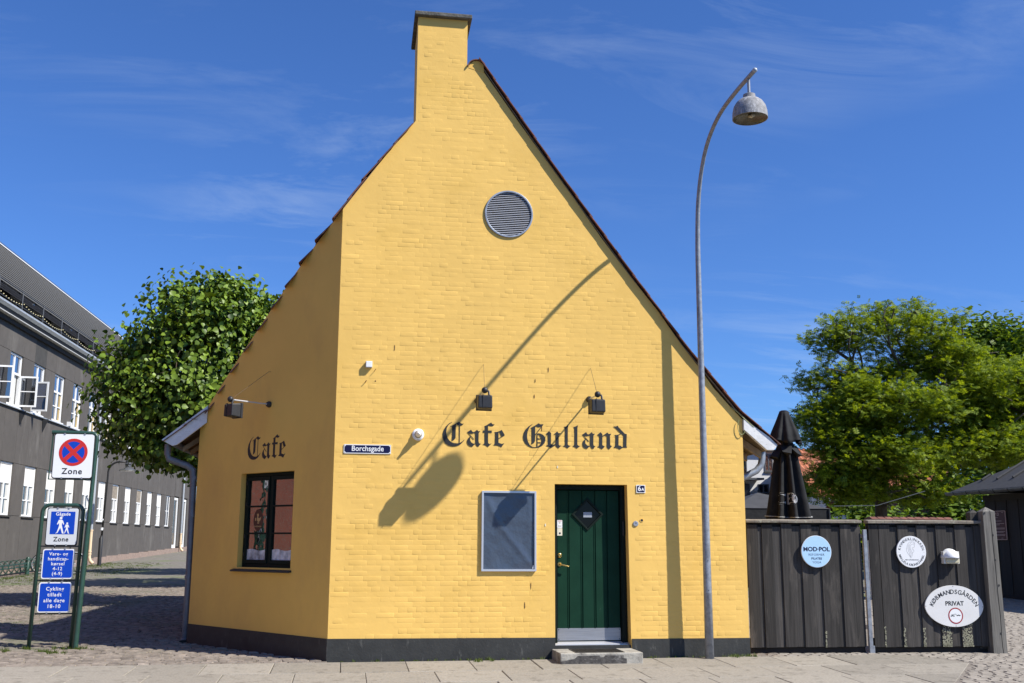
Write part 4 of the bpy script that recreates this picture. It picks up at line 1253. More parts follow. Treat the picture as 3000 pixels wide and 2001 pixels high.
# ================================================================ FENCE, GATE POSTS AND THEIR SIGNS
def fence_leaf(name, label, u0, u1, seams, wides, last_low=True):
    t = thing(name, label, 'fence', FE.p((u0+u1)/2, .0, -.05), FE_rz)
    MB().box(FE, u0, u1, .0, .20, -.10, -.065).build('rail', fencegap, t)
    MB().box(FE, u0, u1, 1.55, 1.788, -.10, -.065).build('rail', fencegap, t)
    for i in range(len(seams)-1):
        a, b = seams[i], seams[i+1]
        wfront = random.uniform(.150, .162) if b-a > .2 else b-a-.008
        top = 1.768+random.uniform(-.006, .006)
        bot = .082+random.uniform(-.004, .004)
        # recessed board first: it covers the gap to the next proud board
        if b-a > .2:
            o = MB().box(FE, a+wfront-.03, b+.035, bot+.003, top-.030, -.050, -.027).build('board', fencewood, t, bevel=.002)
        MB().box(FE, a, a+wfront, bot, top, -.036, -.010).build('board', fencewood, t, bevel=.0025)
    c = MB()
    n = 14
    for i in range(n):
        x0, x1 = u0-.01+(u1-u0+.02)*i/n, u0-.01+(u1-u0+.02)*(i+1)/n
        h0, h1 = [.006*noise.noise(Vector((x*3, 1, 1))) for x in (x0, x1)]
        c.hexa([FE.p(x0, 1.790+h0, -.12), FE.p(x1, 1.790+h1, -.12), FE.p(x1, 1.790+h1, .03), FE.p(x0, 1.790+h0, .03),
                FE.p(x0, 1.842+h0, -.12), FE.p(x1, 1.842+h1, -.12), FE.p(x1, 1.828+h1, .03), FE.p(x0, 1.828+h0, .03)])
    c.build('coping_board', copingwood, t, bevel=.004)
    return t
FE_rz = -math.atan(.0725)
fL = fence_leaf('board_fence', 'dark weathered board fence section next to the yellow house, carrying a pale blue disc', .02, 1.69,
                [.03, .247, .530, .813, 1.098, 1.388, 1.66], None)
fR = fence_leaf('board_fence', 'dark weathered board fence section by the thick corner post, with three white fittings', 1.80, 3.49,
                [1.81, 1.957, 2.236, 2.520, 2.802, 3.087, 3.373, 3.48], None)
fL['group'] = fR['group'] = 'dark board fence sections'
# pale lichen at the foot of some boards
mb = MB()
random.seed(21)
for u0, u1, hmax in ((2.80, 2.93, .34), (3.095, 3.24, .40), (2.24, 2.262, .28), (2.525, 2.55, .26), (1.962, 1.975, .3), (1.105, 1.118, .2)):
    for _ in range(int((u1-u0)*1500)+14):
        u = random.uniform(u0, u1); v = .09+random.random()**2.2*hmax; s = random.uniform(.003, .011)
        mb.poly(FE, [[(u-s, v-s*.7), (u+s*.8, v-s), (u+s, v+s*.9), (u-s*.6, v+s*1.3)]], -.0095, -.0085)
stuff(mb.build('lichen_spots', mat('lichen', (.30, .29, .20), .95), fR))
t = thing('metal_gate_post', 'slim galvanised square post between the two dark fence sections', 'post', FE.p(1.74, 0, .0))
MB().box(FE, 1.722, 1.775, -.05, 1.70, -.05, .005).build('post', galv, t, bevel=.004)
MB().box(FE, 1.775, 1.80, -.05, .10, -.05, .0).build('foot', galv, t, bevel=.003)
for v in (1.62, .88, .36):
    MB().box(FE, 1.676, 1.712, v-.035, v+.02, -.06, -.03).build('latch_block', mat('fresh_wood', (.42, .28, .18), .8), t)
t = thing('timber_gate_post', 'thick split grey timber post with pointed top at the right end of the fence', 'post', FE.p(3.58, 0, .05))
def post(parent, a, b, c, d, z0, z1, apex, lean=0):
    vs = []
    n = 14
    rings = []
    for k in range(n+1):
        z = z0+(z1-z0)*k/n
        e = lambda s: .006*noise.noise(Vector((s, z*2.2, 5)))
        rings.append([FE.p(a+e(1), z, c), FE.p((a+b)/2-.012, z, d+.002), FE.p((a+b)/2, z, d-.018+e(7)), FE.p((a+b)/2+.012, z, d+.001), FE.p(b+e(3), z, c+.0),
                      FE.p(b+e(3), z, d+e(5)), ])
    # simple outline: left-front, right-front with a split running down the face
    vs = []; fs = []
    for k in range(n+1):
        z = z0+(z1-z0)*k/n
        sh = .022*(1-k/n)                       # splays towards the foot
        sp = (a+b)/2+.02+.03*(1-k/n)+.012*noise.noise(Vector((0, z*3, 2)))
        e = lambda s: .005*noise.noise(Vector((s, z*2.5, 5)))
        vs += [FE.p(a+e(1), z, d+e(2)), FE.p(sp-.006, z, d+.002), FE.p(sp, z, d-.022), FE.p(sp+.006, z, d+.001), FE.p(b+sh+e(3), z, d+e(4)), FE.p(b+sh+e(3), z, c), FE.p(a+e(1), z, c)]
    m = 7
    for k in range(n):
        for i in range(m):
            j = (i+1) % m
            fs.append((k*m+i, k*m+j, (k+1)*m+j, (k+1)*m+i))
    vs.append(FE.p((a+b)/2, apex, (c+d)/2))
    for i in range(m): fs.append((n*m+i, n*m+(i+1) % m, len(vs)-1))
    return MB().add(vs, fs).build('post', postwood, parent)
post(t, 3.478, 3.655, -.08, .095, -.05, 1.965, 2.03)
mb = MB().box(FE, 3.36, 3.476, .05, 1.95, -.17, -.05)
mb.add([FE.p(3.36, 1.95, -.17), FE.p(3.476, 1.95, -.17), FE.p(3.476, 1.95, -.05), FE.p(3.36, 1.95, -.05), FE.p(3.44, 2.0, -.11)], [(0, 1, 4), (1, 2, 4), (2, 3, 4), (3, 0, 4)])
mb.build('stop_post', fencewood, t)
mb = MB()
for u, v in ((3.50, 1.94), (3.60, 1.63), (3.605, 1.28), (3.63, .93), (3.60, .27)): mb.poly(FE, [ell(u, v, .011, .016, 10)], .09, .1005)
mb.build('bolt_hole', darkroof, t)

t = thing('round_sign', 'pale blue round sign reading MOD-POL Reformer Pilates Yoga', 'sign', FE.p(1.012, 1.392, 0))
c0 = (1.012, 1.392)
MB().poly(FE, [ell(*c0, .217, .221, 56)], .012, .034).build('disc', white, t, bevel=.002)
MB().poly(FE, [ell(*c0, .212, .216, 56)], .034, .0352).build('disc_face', lightblue, t)
text('MOD·POL', FE, c0[0]+.002, c0[1]+.030, .0358, .082, darkbluetext, t, bold=.0026, narrow=1.06)
text('REFORMER', FE, c0[0]-.002, c0[1]-.045, .0358, .044, darkbluetext, t, bold=-.0006, space=1.12)
text('PILATES', FE, c0[0]-.002, c0[1]-.098, .0358, .040, darkbluetext, t, bold=.0010, space=1.12)
text('YOGA', FE, c0[0]-.002, c0[1]-.150, .0358, .044, darkbluetext, t, bold=-.0006, space=1.05)

t = thing('round_sign', 'white round sign reading Kvindeklinikken with a line drawing of a long-haired woman', 'sign', FE.p(2.406, 1.392, 0))
c0 = (2.406, 1.392)
MB().poly(FE, [ell(*c0, .217, .221, 56)], .006, .028).build('disc', white, t, bevel=.002)
arc_text('KVINDEKLINIKKEN', FE, *c0, .0286, .175, .178, 167, 13, .052, signblack, t, bold=.0004)
arc_text('MANUELA KRONSCHNABL', FE, *c0, .0286, .180, .184, 197, 343, .046, signblack, t, flip=True, bold=.0002)
text('VED GYNÆKOLOG', FE, c0[0], c0[1]-.113, .0286, .023, signblack, t)
mb = MB()
for s_ in (-1, 1): mb.poly(FE, [ell(c0[0]+s_*.185, c0[1]-.005, .004, .004, 8)], .028, .0288)
def stroke(mb, F, pts, w, w0, w1):
    for (a, b), (c, d) in zip(pts, pts[1:]):
        L = math.hypot(c-a, d-b) or 1
        nx_, ny_ = -(d-b)/L*w/2, (c-a)/L*w/2
        mb.poly(F, [[(a+nx_, b+ny_), (c+nx_, d+ny_), (c-nx_, d-ny_), (a-nx_, b-ny_)]], w0, w1)
def pic(px): return [(c0[0]+(x-332)*.001088, c0[1]-(y-352)*.001036) for x, y in px]
hair = [(385, 250), (380, 228), (350, 215), (318, 222), (290, 245), (275, 290), (268, 330), (280, 370), (305, 405), (318, 435), (330, 425), (342, 390), (338, 350), (322, 320), (318, 290), (330, 262), (350, 250), (372, 244)]
face = [(372, 244), (378, 262), (374, 275), (378, 282), (368, 295), (350, 298), (345, 310), (360, 325), (368, 345), (350, 365), (338, 378)]
in1 = [(300, 250), (290, 290), (292, 330), (305, 370), (315, 420)]
in2 = [(345, 222), (320, 245), (305, 285), (310, 330), (325, 370), (322, 420)]
for s_ in (hair, face, in1, in2): stroke(mb, FE, catmull(pic(s_), 4), .0026, .028, .0288)
mb.build('line_drawing', mat('thin_grey_line', (.18, .18, .18), .6), t)

t = thing('oval_sign', 'white oval sign reading Købmandsgården Privat with a red tow-away ring', 'sign', FE.p(2.985, .64, 0))
c0 = (2.985, .640)
MB().poly(FE, [[(c0[0]+.430*math.copysign(abs(math.cos(a))**1.0, math.cos(a)), c0[1]+.286*math.copysign(abs(math.sin(a))**1.12, math.sin(a))) for a in [2*math.pi*i/64 for i in range(64)]]], .0, .022).build('plate', mat('oval_white', (.70, .69, .66), .45, var=.05, vscale=4), t, bevel=.002)
arc_text('KØBMANDSGÅRDEN', FE, c0[0], c0[1]-.075, .0226, .348, .270, 158, 22, .085, signblack, t, bold=.0012)
text('PRIVAT', FE, c0[0]+.005, c0[1]+.034, .0226, .083, signblack, t, bold=.0022, space=1.02)
MB().poly(FE, [ell(c0[0]+.010, c0[1]-.132, .108, .111, 48)], .022, .0235).build('ring_field', white, t)
MB().poly(FE, [ell(c0[0]+.010, c0[1]-.132, .108, .111, 48), ell(c0[0]+.010, c0[1]-.132, .092, .095, 48)], .022, .0242).build('red_ring', mat('dark_red', (.33, .03, .03), .4), t)
mb = MB()
def veh(u, v, s, flip=1):
    mb.poly(FE, [[(u+flip*a*s, v+b*s) for a, b in ((-34, -4), (-34, 2), (-20, 4), (-12, 11), (8, 12), (16, 5), (33, 3), (34, -4))]], .0235, .0243)
    for a in (-20, 19): mb.poly(FE, [ell(u+flip*a*s, v-5*s, 6*s, 6*s, 12)], .0235, .0246)
veh(c0[0]-.035, c0[1]-.135, .00095); veh(c0[0]+.052, c0[1]-.128, .00088, -1)
stroke(mb, FE, [(c0[0]-.055, c0[1]-.120), (c0[0]+.012, c0[1]-.108), (c0[0]+.022, c0[1]-.125)], .005, .0235, .0243)
mb.build('tow_truck_mark', signblack, t)
mb = MB()
for u, v in ((-.418, 0), (.418, -.012), (0, .272), (.006, -.272)): mb.poly(FE, [ell(c0[0]+u, c0[1]+v, .005, .006, 10)], .022, .0232)
mb.build('screw', signblack, t)

t = thing('hooded_lamp', 'white half-dome hooded wall lamp on the dark fence boards', 'wall light', FE.p(2.975, 1.30, 0))
uc = 2.972
MB().poly(FE, [rrect(uc-.116, uc+.116, 1.228, 1.40, .01)], -.005, .07).build('base', mat('lamp_cream', (.70, .68, .60), .5), t, bevel=.008)
mb = MB(); nu, nv = 18, 10; vs = []
for i in range(nv+1):
    a = math.pi/2*i/nv
    for j in range(nu+1):
        b_ = math.pi*j/nu
        vs.append(FE.p(uc-.128*math.cos(b_)*math.cos(a), 1.305+.135*math.sin(a), .0+.165*math.sin(b_)*math.cos(a)))
fs = [(i*(nu+1)+j, i*(nu+1)+j+1, (i+1)*(nu+1)+j+1, (i+1)*(nu+1)+j) for i in range(nv) for j in range(nu)]
mb.add(vs, fs)
ho = mb.build('hood', white, t, smooth='all')
md = ho.modifiers.new('thick', 'SOLIDIFY'); md.thickness = .006; md.offset = -1
MB().box(FE, uc-.09, uc+.10, 1.235, 1.30, .07, .10).build('lamp_cover', mat('lamp_yellowed', (.55, .50, .34), .4), t, bevel=.01)

# ================================================================ CLOSED PARASOL BEHIND THE FENCE
pc = Vector((7.665, 17.5, 0))
par = thing('closed_parasol', 'tall closed black garden parasol tied shut behind the dark fence', 'parasol', (7.665, 17.5, gz(17.5)))
def pr(z, th, prof, fold, nf=8, ph=.3):
    for (za, ra, fa), (zb, rb, fb) in zip(prof, prof[1:]):
        if zb <= z <= za:
            q = (za-z)/(za-zb); q = max(0, min(1, q))
            r_ = ra+(rb-ra)*q; f_ = fa+(fb-fa)*q
            c_ = math.cos(nf*th+ph+.5*math.sin(th*3))
            return r_*(1+f_*(abs(c_)**.7*math.copysign(1, c_)))
    return prof[-1][1]
skirt = [(3.30, .11, .1), (3.12, .155, .20), (3.0, .175, .26), (2.7, .205, .32), (2.3, .26, .32), (1.9, .32, .30), (1.30, .38, .25)]
cap_ = [(3.80, .075, .0), (3.78, .085, .03), (3.62, .14, .10), (3.42, .22, .12), (3.25, .262, .14)]
def skin(prof, z0, z1, nz_, n=120, close=False, ph=.3, hem=0):
    vs = []
    for i in range(nz_+1):
        z = z0+(z1-z0)*i/nz_
        for j in range(n):
            th = 2*math.pi*j/n
            zz = z-(hem*math.cos(4*th+.6) if i == nz_ else 0)
            r_ = pr(z, th, prof, 0, ph=ph)
            vs.append((pc.x+r_*math.cos(th), pc.y+r_*math.sin(th), zz))
    fs = [(i*n+j, i*n+(j+1) % n, (i+1)*n+(j+1) % n, (i+1)*n+j) for i in range(nz_) for j in range(n)]
    return vs, fs
vs, fs = skin(skirt, 3.30, 1.30, 26)
MB().add(vs, fs).build('canopy', parasolm, par, smooth='all')
vs, fs = skin(cap_, 3.80, 3.25, 14, ph=1.2, hem=.035)
cp = MB().add(vs, fs).build('wind_cap', parasolm, par, smooth='all')
md = cp.modifiers.new('thick', 'SOLIDIFY'); md.thickness = .004
MB().lathe(pc+Vector((0, 0, 3.78)), (0, 0, 1), [(.085, 0), (.085, .025), (.05, .045), (0, .045)], 20).build('finial', blackmetal, par, smooth=True)
for k, a in enumerate((250, 300, 200, 20, 100, 160)):
    a = R(a); d_ = Vector((math.cos(a), math.sin(a), 0)); sd = Vector((-d_.y, d_.x, 0))
    z = 3.12-.03*(k % 3)
    MB().add([pc+d_*.17+sd*.10+Vector((0, 0, z+.06)), pc+d_*.17-sd*.10+Vector((0, 0, z+.07)), pc+d_*.30-sd*.07+Vector((0, 0, z-.05)), pc+d_*.29+sd*.08+Vector((0, 0, z-.08)), pc+d_*.19+sd*.02+Vector((0, 0, z-.12))],
             [(0, 1, 2, 3), (3, 2, 4), (2, 1, 4), (0, 3, 4)]).build('folded_corner', parasolm, par)
MB().tube([(7.665, 17.5, gz(17.5)), (7.665, 17.5, 3.75)], .025, 10).build('pole', blackmetal, par)
MB().lathe((7.665, 17.5, gz(17.5)), (0, 0, 1), [(.3, 0), (.3, .06), (.05, .09), (0, .09)], 20).build('base', blackmetal, par)
ring = [pc+Vector((pr(1.95, R(a), skirt, 0)*1.04*math.cos(R(a)), pr(1.95, R(a), skirt, 0)*1.04*math.sin(R(a)), 1.97+.03*math.sin(R(a)))) for a in range(150, 400, 4)]
MB().tube(ring, .006, 5).build('tie_cord', mat('cord', (.45, .45, .42), .7), par)
def wrap_text(s, a_mid, z, size, material):
    me = text_mesh(s, size, .004)
    for v in me.vertices:
        th = a_mid+v.co.x/.32
        z_ = z+v.co.y
        r_ = pr(z_, th, skirt, 0)+.014
        v.co = Vector((pc.x+r_*math.cos(th), pc.y+r_*math.sin(th), z_))
    me.materials.clear(); me.materials.append(material)
    o = bpy.data.objects.new('lettering', me); C.objects.link(o); attach(o, par)
def ridge(deg):
    return max((R(deg+k) for k in range(-22, 23)), key=lambda a: pr(2.25, a, skirt, 0))
wrap_text('C', ridge(205)-.05, 2.25, .28, white)
wrap_text('B', ridge(250)-.16, 2.25, .28, white)
wrap_text('O', ridge(250)+.22, 2.25, .28, white)

# ================================================================ GREY BUILDING ON THE LEFT
random.seed(5)
gb_ = thing('grey_building', 'long dark grey rendered building with white windows and slatted roof on the left', 'building', tuple(GR.p(34, 0, 0)))
Y0, NB, PI_ = 30.08, 16, 2.27
# bay k: window from wy(k) to wy(k)+1.18
wys = [Y0+PI_*k for k in range(NB)]         # 30.08, 32.35, 34.62 ...
ZG0, ZG1, ZU0, ZU1, ZT = 2.29, 3.95, 5.73, 7.40, 8.20
def panel(u0, u1, v0, v1, m=greyplaster):
    g = .006
    return MB().box(GR, u0+g, u1-g, v0+g, v1-g, -.16, 0).build('wall_panel', m, gb_)
MB().box(GR, 27, 67.5, -.5, 8.2, -.40, -.165).build('wall_core', greymortar, gb_)
for k, y in enumerate(wys):
    if y > 61: break
    vb = .018*(y-14)-.1+.35
    # pier to the right of the window
    for v0, v1 in ((vb, ZG0), (ZG0, ZG1), (ZG1, ZU0-.05), (ZU0-.05, ZU1), (ZU1, ZT)):
        panel(y+1.18, y+PI_, v0, v1)
    panel(y, y+1.18, vb, ZG0-.03)
    panel(y, y+1.18, ZG1, ZU0-.08)
    panel(y, y+1.18, ZU1, ZT, greydark if abs(y-36.89) < .3 else greyplaster)
panel(28.0, 30.08, .4, ZT)
panel(61.0+.95, 67.5, 4.0, ZT)
panel(65.75, 67.5, .9, 4.0)
for u0, u1 in ((63.2, 64.5),): panel(u0, u1, 1.2, 4.0)
mb = MB()
for i in range(20):
    a, b = 28+2*i, 30+2*i
    MB().box(GR, a, min(b, 67.5)-.01, .018*(a-14)-.3, .018*((a+b)/2-14)-.1+.345, -.1, .02).build('base_stone', pinkbase, gb_)
def gwin(y, z0, z1, kind, op=0):
    """white framed window; kind: ground, upper, grille"""
    w = MB().poly(GR, [[(y, z0), (y+1.18, z0), (y+1.18, z1), (y, z1)], [(y+.06, z0+.06), (y+1.12, z0+.06), (y+1.12, z1-.06), (y+.06, z1-.06)]], -.15, -.05).build('window', whitepaint, gb_)
    MB().box(GR, y-.02, y+1.20, z0-.05, z0-.004, -.15, .05).build('sill', greydark if kind != 'upper' else whitepaint, w)
    zt = z0+(z1-z0)*.63
    mb = MB()
    if kind == 'ground':
        MB().box(GR, y+.06, y+1.12, zt, z1-.06, -.12, -.07).build('blind_panel', shutterwhite, w)
        mb.box(GR, y+.06, y+1.12, zt-.05, zt, -.12, -.055)
        top = zt-.05
    elif kind == 'brown':
        MB().box(GR, y+.06, y+1.12, zt, z1-.06, -.12, -.07).build('stained_panel', mat('stained', (.26, .22, .17), .8, var=.4, vscale=12), w)
        mb.box(GR, y+.06, y+1.12, zt-.05, zt, -.12, -.055)
        top = zt-.05
    elif kind == 'upper':
        mb.box(GR, y+.06, y+1.12, zt-.04, zt+.03, -.12, -.05)
        mb.box(GR, y+.56, y+.62, zt+.03, z1-.06, -.11, -.06)
        MB().box(GR, y+.06, y+1.12, zt+.03, z1-.06, -.10, -.09).build('pane', blueglass, w)
        top = zt-.04
    else:
        top = z1-.06
    if kind == 'grille':
        g_ = MB()
        for i in range(24): g_.box(GR, y+.08, y+1.10, z0+.08+i*.064, z0+.11+i*.064, -.08, -.06)
        g_.build('grille', greysteel, w)
    if not op:
        mb.box(GR, y+.55, y+.63, z0+.06, top, -.11, -.045)
        mid = (z0+top)/2+.03
        mb.box(GR, y+.06, y+.55, mid-.018, mid+.018, -.10, -.06)
        mb.box(GR, y+.63, y+1.12, mid-.018, mid+.018, -.10, -.06)
        mb.box(GR, y+.06, y+.11, z0+.06, top, -.10, -.055); mb.box(GR, y+1.07, y+1.12, z0+.06, top, -.10, -.055)
        for a, b in ((y+.11, y+.55), (y+.63, y+1.07)):
            MB().box(GR, a, b, z0+.06, top, -.095, -.09).build('pane', skyglass, w)
        cm = curtainy if (kind == 'upper' and y > 38) else curtain
        for a, b in ((y+.10, y+.28), (y+.86, y+1.08)):
            MB().box(GR, a, b, z0+.06, top, -.0895, -.088).build('curtain', cm, w)
    mb.build('frame_bar', whitepaint, w)
    return w
def sash(w, u, v0, v1, width, ang, flip=1):
    """open casement hinged at u, standing out from the wall"""
    a = R(ang)
    du = GR.w*math.cos(a)+GR.u*math.sin(a)*flip
    F = Fr((0, 0, 0), 0); F.o = GR.p(u, 0, -.05); F.u = du; F.w = du.cross(Vector((0, 0, 1)))
    o = MB().poly(F, [[(0, v0), (width, v0), (width, v1), (0, v1)], [(.055, v0+.055), (width-.055, v0+.055), (width-.055, (v0+v1)/2-.015), (.055, (v0+v1)/2-.015)],
                      [(.055, (v0+v1)/2+.015), (width-.055, (v0+v1)/2+.015), (width-.055, v1-.055), (.055, v1-.055)]], -.02, .02, back=True).build('open_sash', whitepaint, w)
    return o, F
for k, y in enumerate(wys):
    if y > 61: break
    kind = 'ground'
    if abs(y-48.24) < .3 or abs(y-52.8) < .3: kind = 'brown'
    if y > 59: kind = 'grille'
    gwin(y, ZG0, ZG1, kind)
    op = k in (1, 2, 3)
    w = gwin(y, ZU0, ZU1, 'upper', op)
    if op:
        MB().box(GR, y+.06, y+1.12, ZU0+.06, ZU0+1.0, -.14, -.13).build('dark_opening', darkroof, w)
        if k == 1: specs = [(y+1.14, 8, skyglass)]
        elif k == 2: specs = [(y+1.14, 5, skyglass)]
        else: specs = [(y+.05, -3, blueglass)]
        for u, ang, gm_ in specs:
            o, F = sash(w, u, ZU0+.03, ZU0+1.03, .56, ang)
            MB().poly(F, [[(.05, ZU0+.08), (.51, ZU0+.08), (.51, ZU0+.98), (.05, ZU0+.98)]], -.004, .004, back=True).build('pane', gm_, w)
        MB().box(GR, y+.56, y+.62, ZU0+.06, ZU0+1.0, -.12, -.05).build('frame_bar', whitepaint, w)
        MB().box(GR, y+.66, y+1.0, ZU0+.06, ZU0+1.0, -.128, -.120).build('curtain', curtain, w)
# doors at the far end
for u in (62.0, 64.5):
    d_ = MB().poly(GR, [[(u, .92), (u+1.15, .92), (u+1.15, 3.93), (u, 3.93)], [(u+.12, 1.3), (u+1.03, 1.3), (u+1.03, 3.8), (u+.12, 3.8)]], -.15, -.05).build('door', whitepaint, gb_)
    MB().box(GR, u+.12, u+1.03, 1.3, 3.8, -.11, -.10).build('door_pane', skyglass, d_)
mb = MB()
MB().box(GR, 28, 67.5, 5.655, 5.685, 0, .07).build('ledge', palemetal, gb_)
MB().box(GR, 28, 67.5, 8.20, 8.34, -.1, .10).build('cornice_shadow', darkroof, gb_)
MB().box(GR, 28, 67.6, 8.345, 8.37, -.1, .26).build('cornice', mat('cornice_grey', (.50, .50, .48), .6), gb_)
MB().box(GR, 28, 67.5, 8.375, 8.62, -.3, .08).build('eaves_board', greydark, gb_)
for i in range(56):
    a = 28+i*.7
    MB().hexa([GR.p(a+.01, 8.60, .10), GR.p(a+.69, 8.60, .10), GR.p(a+.69, 8.66, .22), GR.p(a+.01, 8.66, .22),
               GR.p(a+.01, 8.67, .10), GR.p(a+.69, 8.67, .10), GR.p(a+.69, 8.72, .22), GR.p(a+.01, 8.72, .22)]).build('gutter_length', palemetal, gb_)
MB().box(GR, 28, 67.5, 8.5, 8.62, -2.6, -.3).build('terrace_deck', darkroof, gb_)
# terrace railing with a string of bulbs
rl = MB()
for v, r_ in ((9.96, .018), (9.43, .014), (8.95, .012)):
    rl.tube([GR.p(28, v, -.8), GR.p(67, v, -.8)], r_, 6)
ro = rl.build('railing', greysteel, gb_)
for i in range(18):
    u = 28.6+i*2.23
    MB().tube([GR.p(u, 8.6, -.8), GR.p(u, 10.0, -.8)], .022, 6).build('railing_post', greysteel, ro)
mb = MB()
for i in range(17):
    u = 28.6+i*2.23
    for q in range(9):
        tq = (q+.5)/9
        mb.sphere(GR.p(u+tq*2.23, 9.58-.12*math.sin(tq*math.pi)*(.7 if i % 2 else 1)-.06*(i % 2), -.78), .022, 6, 4)
stuff(mb.build('string_lights', bulb, gb_))
MB().box(GR, 28, 67.5, 8.6, 11.0, -2.7, -2.5).build('attic_wall', darkroof, gb_)
atticm = mat('attic_frame', (.60, .58, .52), .6)
for i in range(14):
    u = 28.6+i*2.5
    aw = MB().poly(GR, [[(u, 9.0), (u+1.15, 9.0), (u+1.15, 10.72), (u, 10.72)], [(u+.09, 9.1), (u+.53, 9.1), (u+.53, 10.6), (u+.09, 10.6)], [(u+.62, 9.1), (u+1.06, 9.1), (u+1.06, 10.6), (u+.62, 10.6)]], -2.5, -2.44).build('window', atticm, gb_)
    MB().box(GR, u+.09, u+1.06, 9.1, 10.6, -2.49, -2.48).build('pane', skyglass, aw)
    if i % 2 == 1:
        MB().box(GR, u+1.2, u+1.24, 9.1, 10.6, -2.4, -2.0).build('open_sash', palemetal, aw)
# slatted sun screen roof
F_a, F_b = (10.32, -1.5), (14.05, -5.0)
mb = MB()
mb.add([GR.p(28, F_a[0]-.16, F_a[1]-.16), GR.p(67.5, F_a[0]-.16, F_a[1]-.16), GR.p(67.5, F_b[0]-.16, F_b[1]-.16), GR.p(28, F_b[0]-.16, F_b[1]-.16)], [(0, 1, 2, 3), (3, 2, 1, 0)])
mb.build('roof_skin', darkroof, gb_)
ns = 20
sl = MB()
for i in range(ns):
    q = i/(ns-1)
    v, w_ = F_a[0]+(F_b[0]-F_a[0])*q, F_a[1]+(F_b[1]-F_a[1])*q
    MB().hexa([GR.p(28, v, w_+.05), GR.p(67.5, v, w_+.05), GR.p(67.5, v, w_-.03), GR.p(28, v, w_-.03),
               GR.p(28, v+.035, w_+.05), GR.p(67.5, v+.035, w_+.05), GR.p(67.5, v+.035, w_-.03), GR.p(28, v+.035, w_-.03)]).build('roof_slat', slatwhite, gb_)
for i in range(22):
    u = 28.4+i*1.8
    MB().tube([GR.p(u, F_a[0]-.03, F_a[1]+.02), GR.p(u, F_b[0]-.03, F_b[1]+.02)], .03, 4).build('rafter', darkroof, gb_)
MB().box(GR, 28, 67.5, 14.06, 14.16, -5.2, -4.92).build('ridge_flashing', mat('ridge_blue', (.06, .09, .17), .5), gb_)
MB().box(GR, 28, 67.5, 14.02, 14.06, -5.0, -4.86).build('ridge_trim', whitepaint, gb_)
mb = MB()
mb.poly(Fr((0, 0, 0), 0) if False else GR, [[(28, -.5), (67.5, -.5), (67.5, 11), (28, 11)]], -9.2, -9.0, back=True)
mb.add([GR.p(28, 14.0, -5.1), GR.p(67.5, 14.0, -5.1), GR.p(67.5, 10.5, -9.1), GR.p(28, 10.5, -9.1)], [(0, 1, 2, 3)])
mb.add([GR.p(67.5, -.5, -.3), GR.p(67.5, -.5, -9.1), GR.p(67.5, 10.5, -9.1), GR.p(67.5, 14.0, -5.1), GR.p(67.5, 8.6, -.3)], [(0, 1, 2, 3, 4)])
mb.build('rear_wall', greyplaster, gb_)
for u in (45.0, 63.85):
    mb = MB().tube([GR.p(u, 8.4, .10), GR.p(u, 1.95, .10)], .055, 10)
    mb.build('downpipe', palemetal, gb_, smooth=True)
    z_ = .018*(u-14)
    mb = MB().tube([GR.p(u, 1.95, .10), GR.p(u, z_+.30, .10), GR.p(u+.0, z_+.16, .14), GR.p(u+.0, z_+.05, .26)], [.065, .065, .065, .07], 10)
    for q in (1.9, z_+.40, z_+.5): mb.tube([GR.p(u, q, .10), GR.p(u, q+.05, .10)], .08, 10)
    mb.build('pipe_boot', creampipe, gb_, smooth=50)
for u in (35.9, 38.2):
    MB().add([GR.p(u-.06, 5.64, .02), GR.p(u+.06, 5.64, .02), GR.p(u, 5.64, .2), GR.p(u, 5.15, .02)], [(0, 1, 2), (0, 2, 3), (2, 1, 3)]).build('bracket', blackmetal, gb_)
MB().box(GR, 40.95, 41.1, 5.70, 5.86, .0, .15).build('camera_box', white, gb_)

# street lamp before the grey building
t = thing('street_lamp', 'black swan-neck street lamp with flat conical shade before the grey building', 'street lamp', (-9.44, 43.98, .54))
y_ = 43.98
MB().tube([(-9.44, y_, .4), (-9.44, y_, 1.6), (-9.43, y_, 1.62), (-9.42, y_, 1.72)], [.075, .075, .06, .045], 10).build('pole_base', blackmetal, t, smooth=40)
pts = [(-9.42, y_, 1.7), (-9.36, y_, 4.1)]+[(-9.36+.42*(1-math.cos(R(a))), y_, 4.2+.42*math.sin(R(a))) for a in range(0, 91, 12)]+[(-8.68, y_, 4.63)]
MB().tube(pts, .038, 8).build('arm', blackmetal, t, smooth='all')
lw = MB().tube([(-9.44, y_, 1.92), (-9.435, y_, 2.02)], .06, 10); lw.tube([(-9.43, y_, 2.3), (-9.425, y_, 2.36)], .05, 10)
lw.build('sticker_band', whitesign, t)
MB().lathe((-8.62, y_, 4.27), (0, 0, 1), [(.34, 0), (.33, .02), (.15, .10), (.10, .12), (.10, .24), (.13, .26), (.13, .28), (.08, .30), (.08, .40), (0, .42)], 22).build('lamp_shade', mat('lamp_grey', (.10, .105, .11), .5, .3), t, smooth=40)
MB().lathe((-8.62, y_, 4.262), (0, 0, 1), [(0, 0), (.30, 0.0), (.30, .004)], 20).build('lamp_glass', lampglass, t)

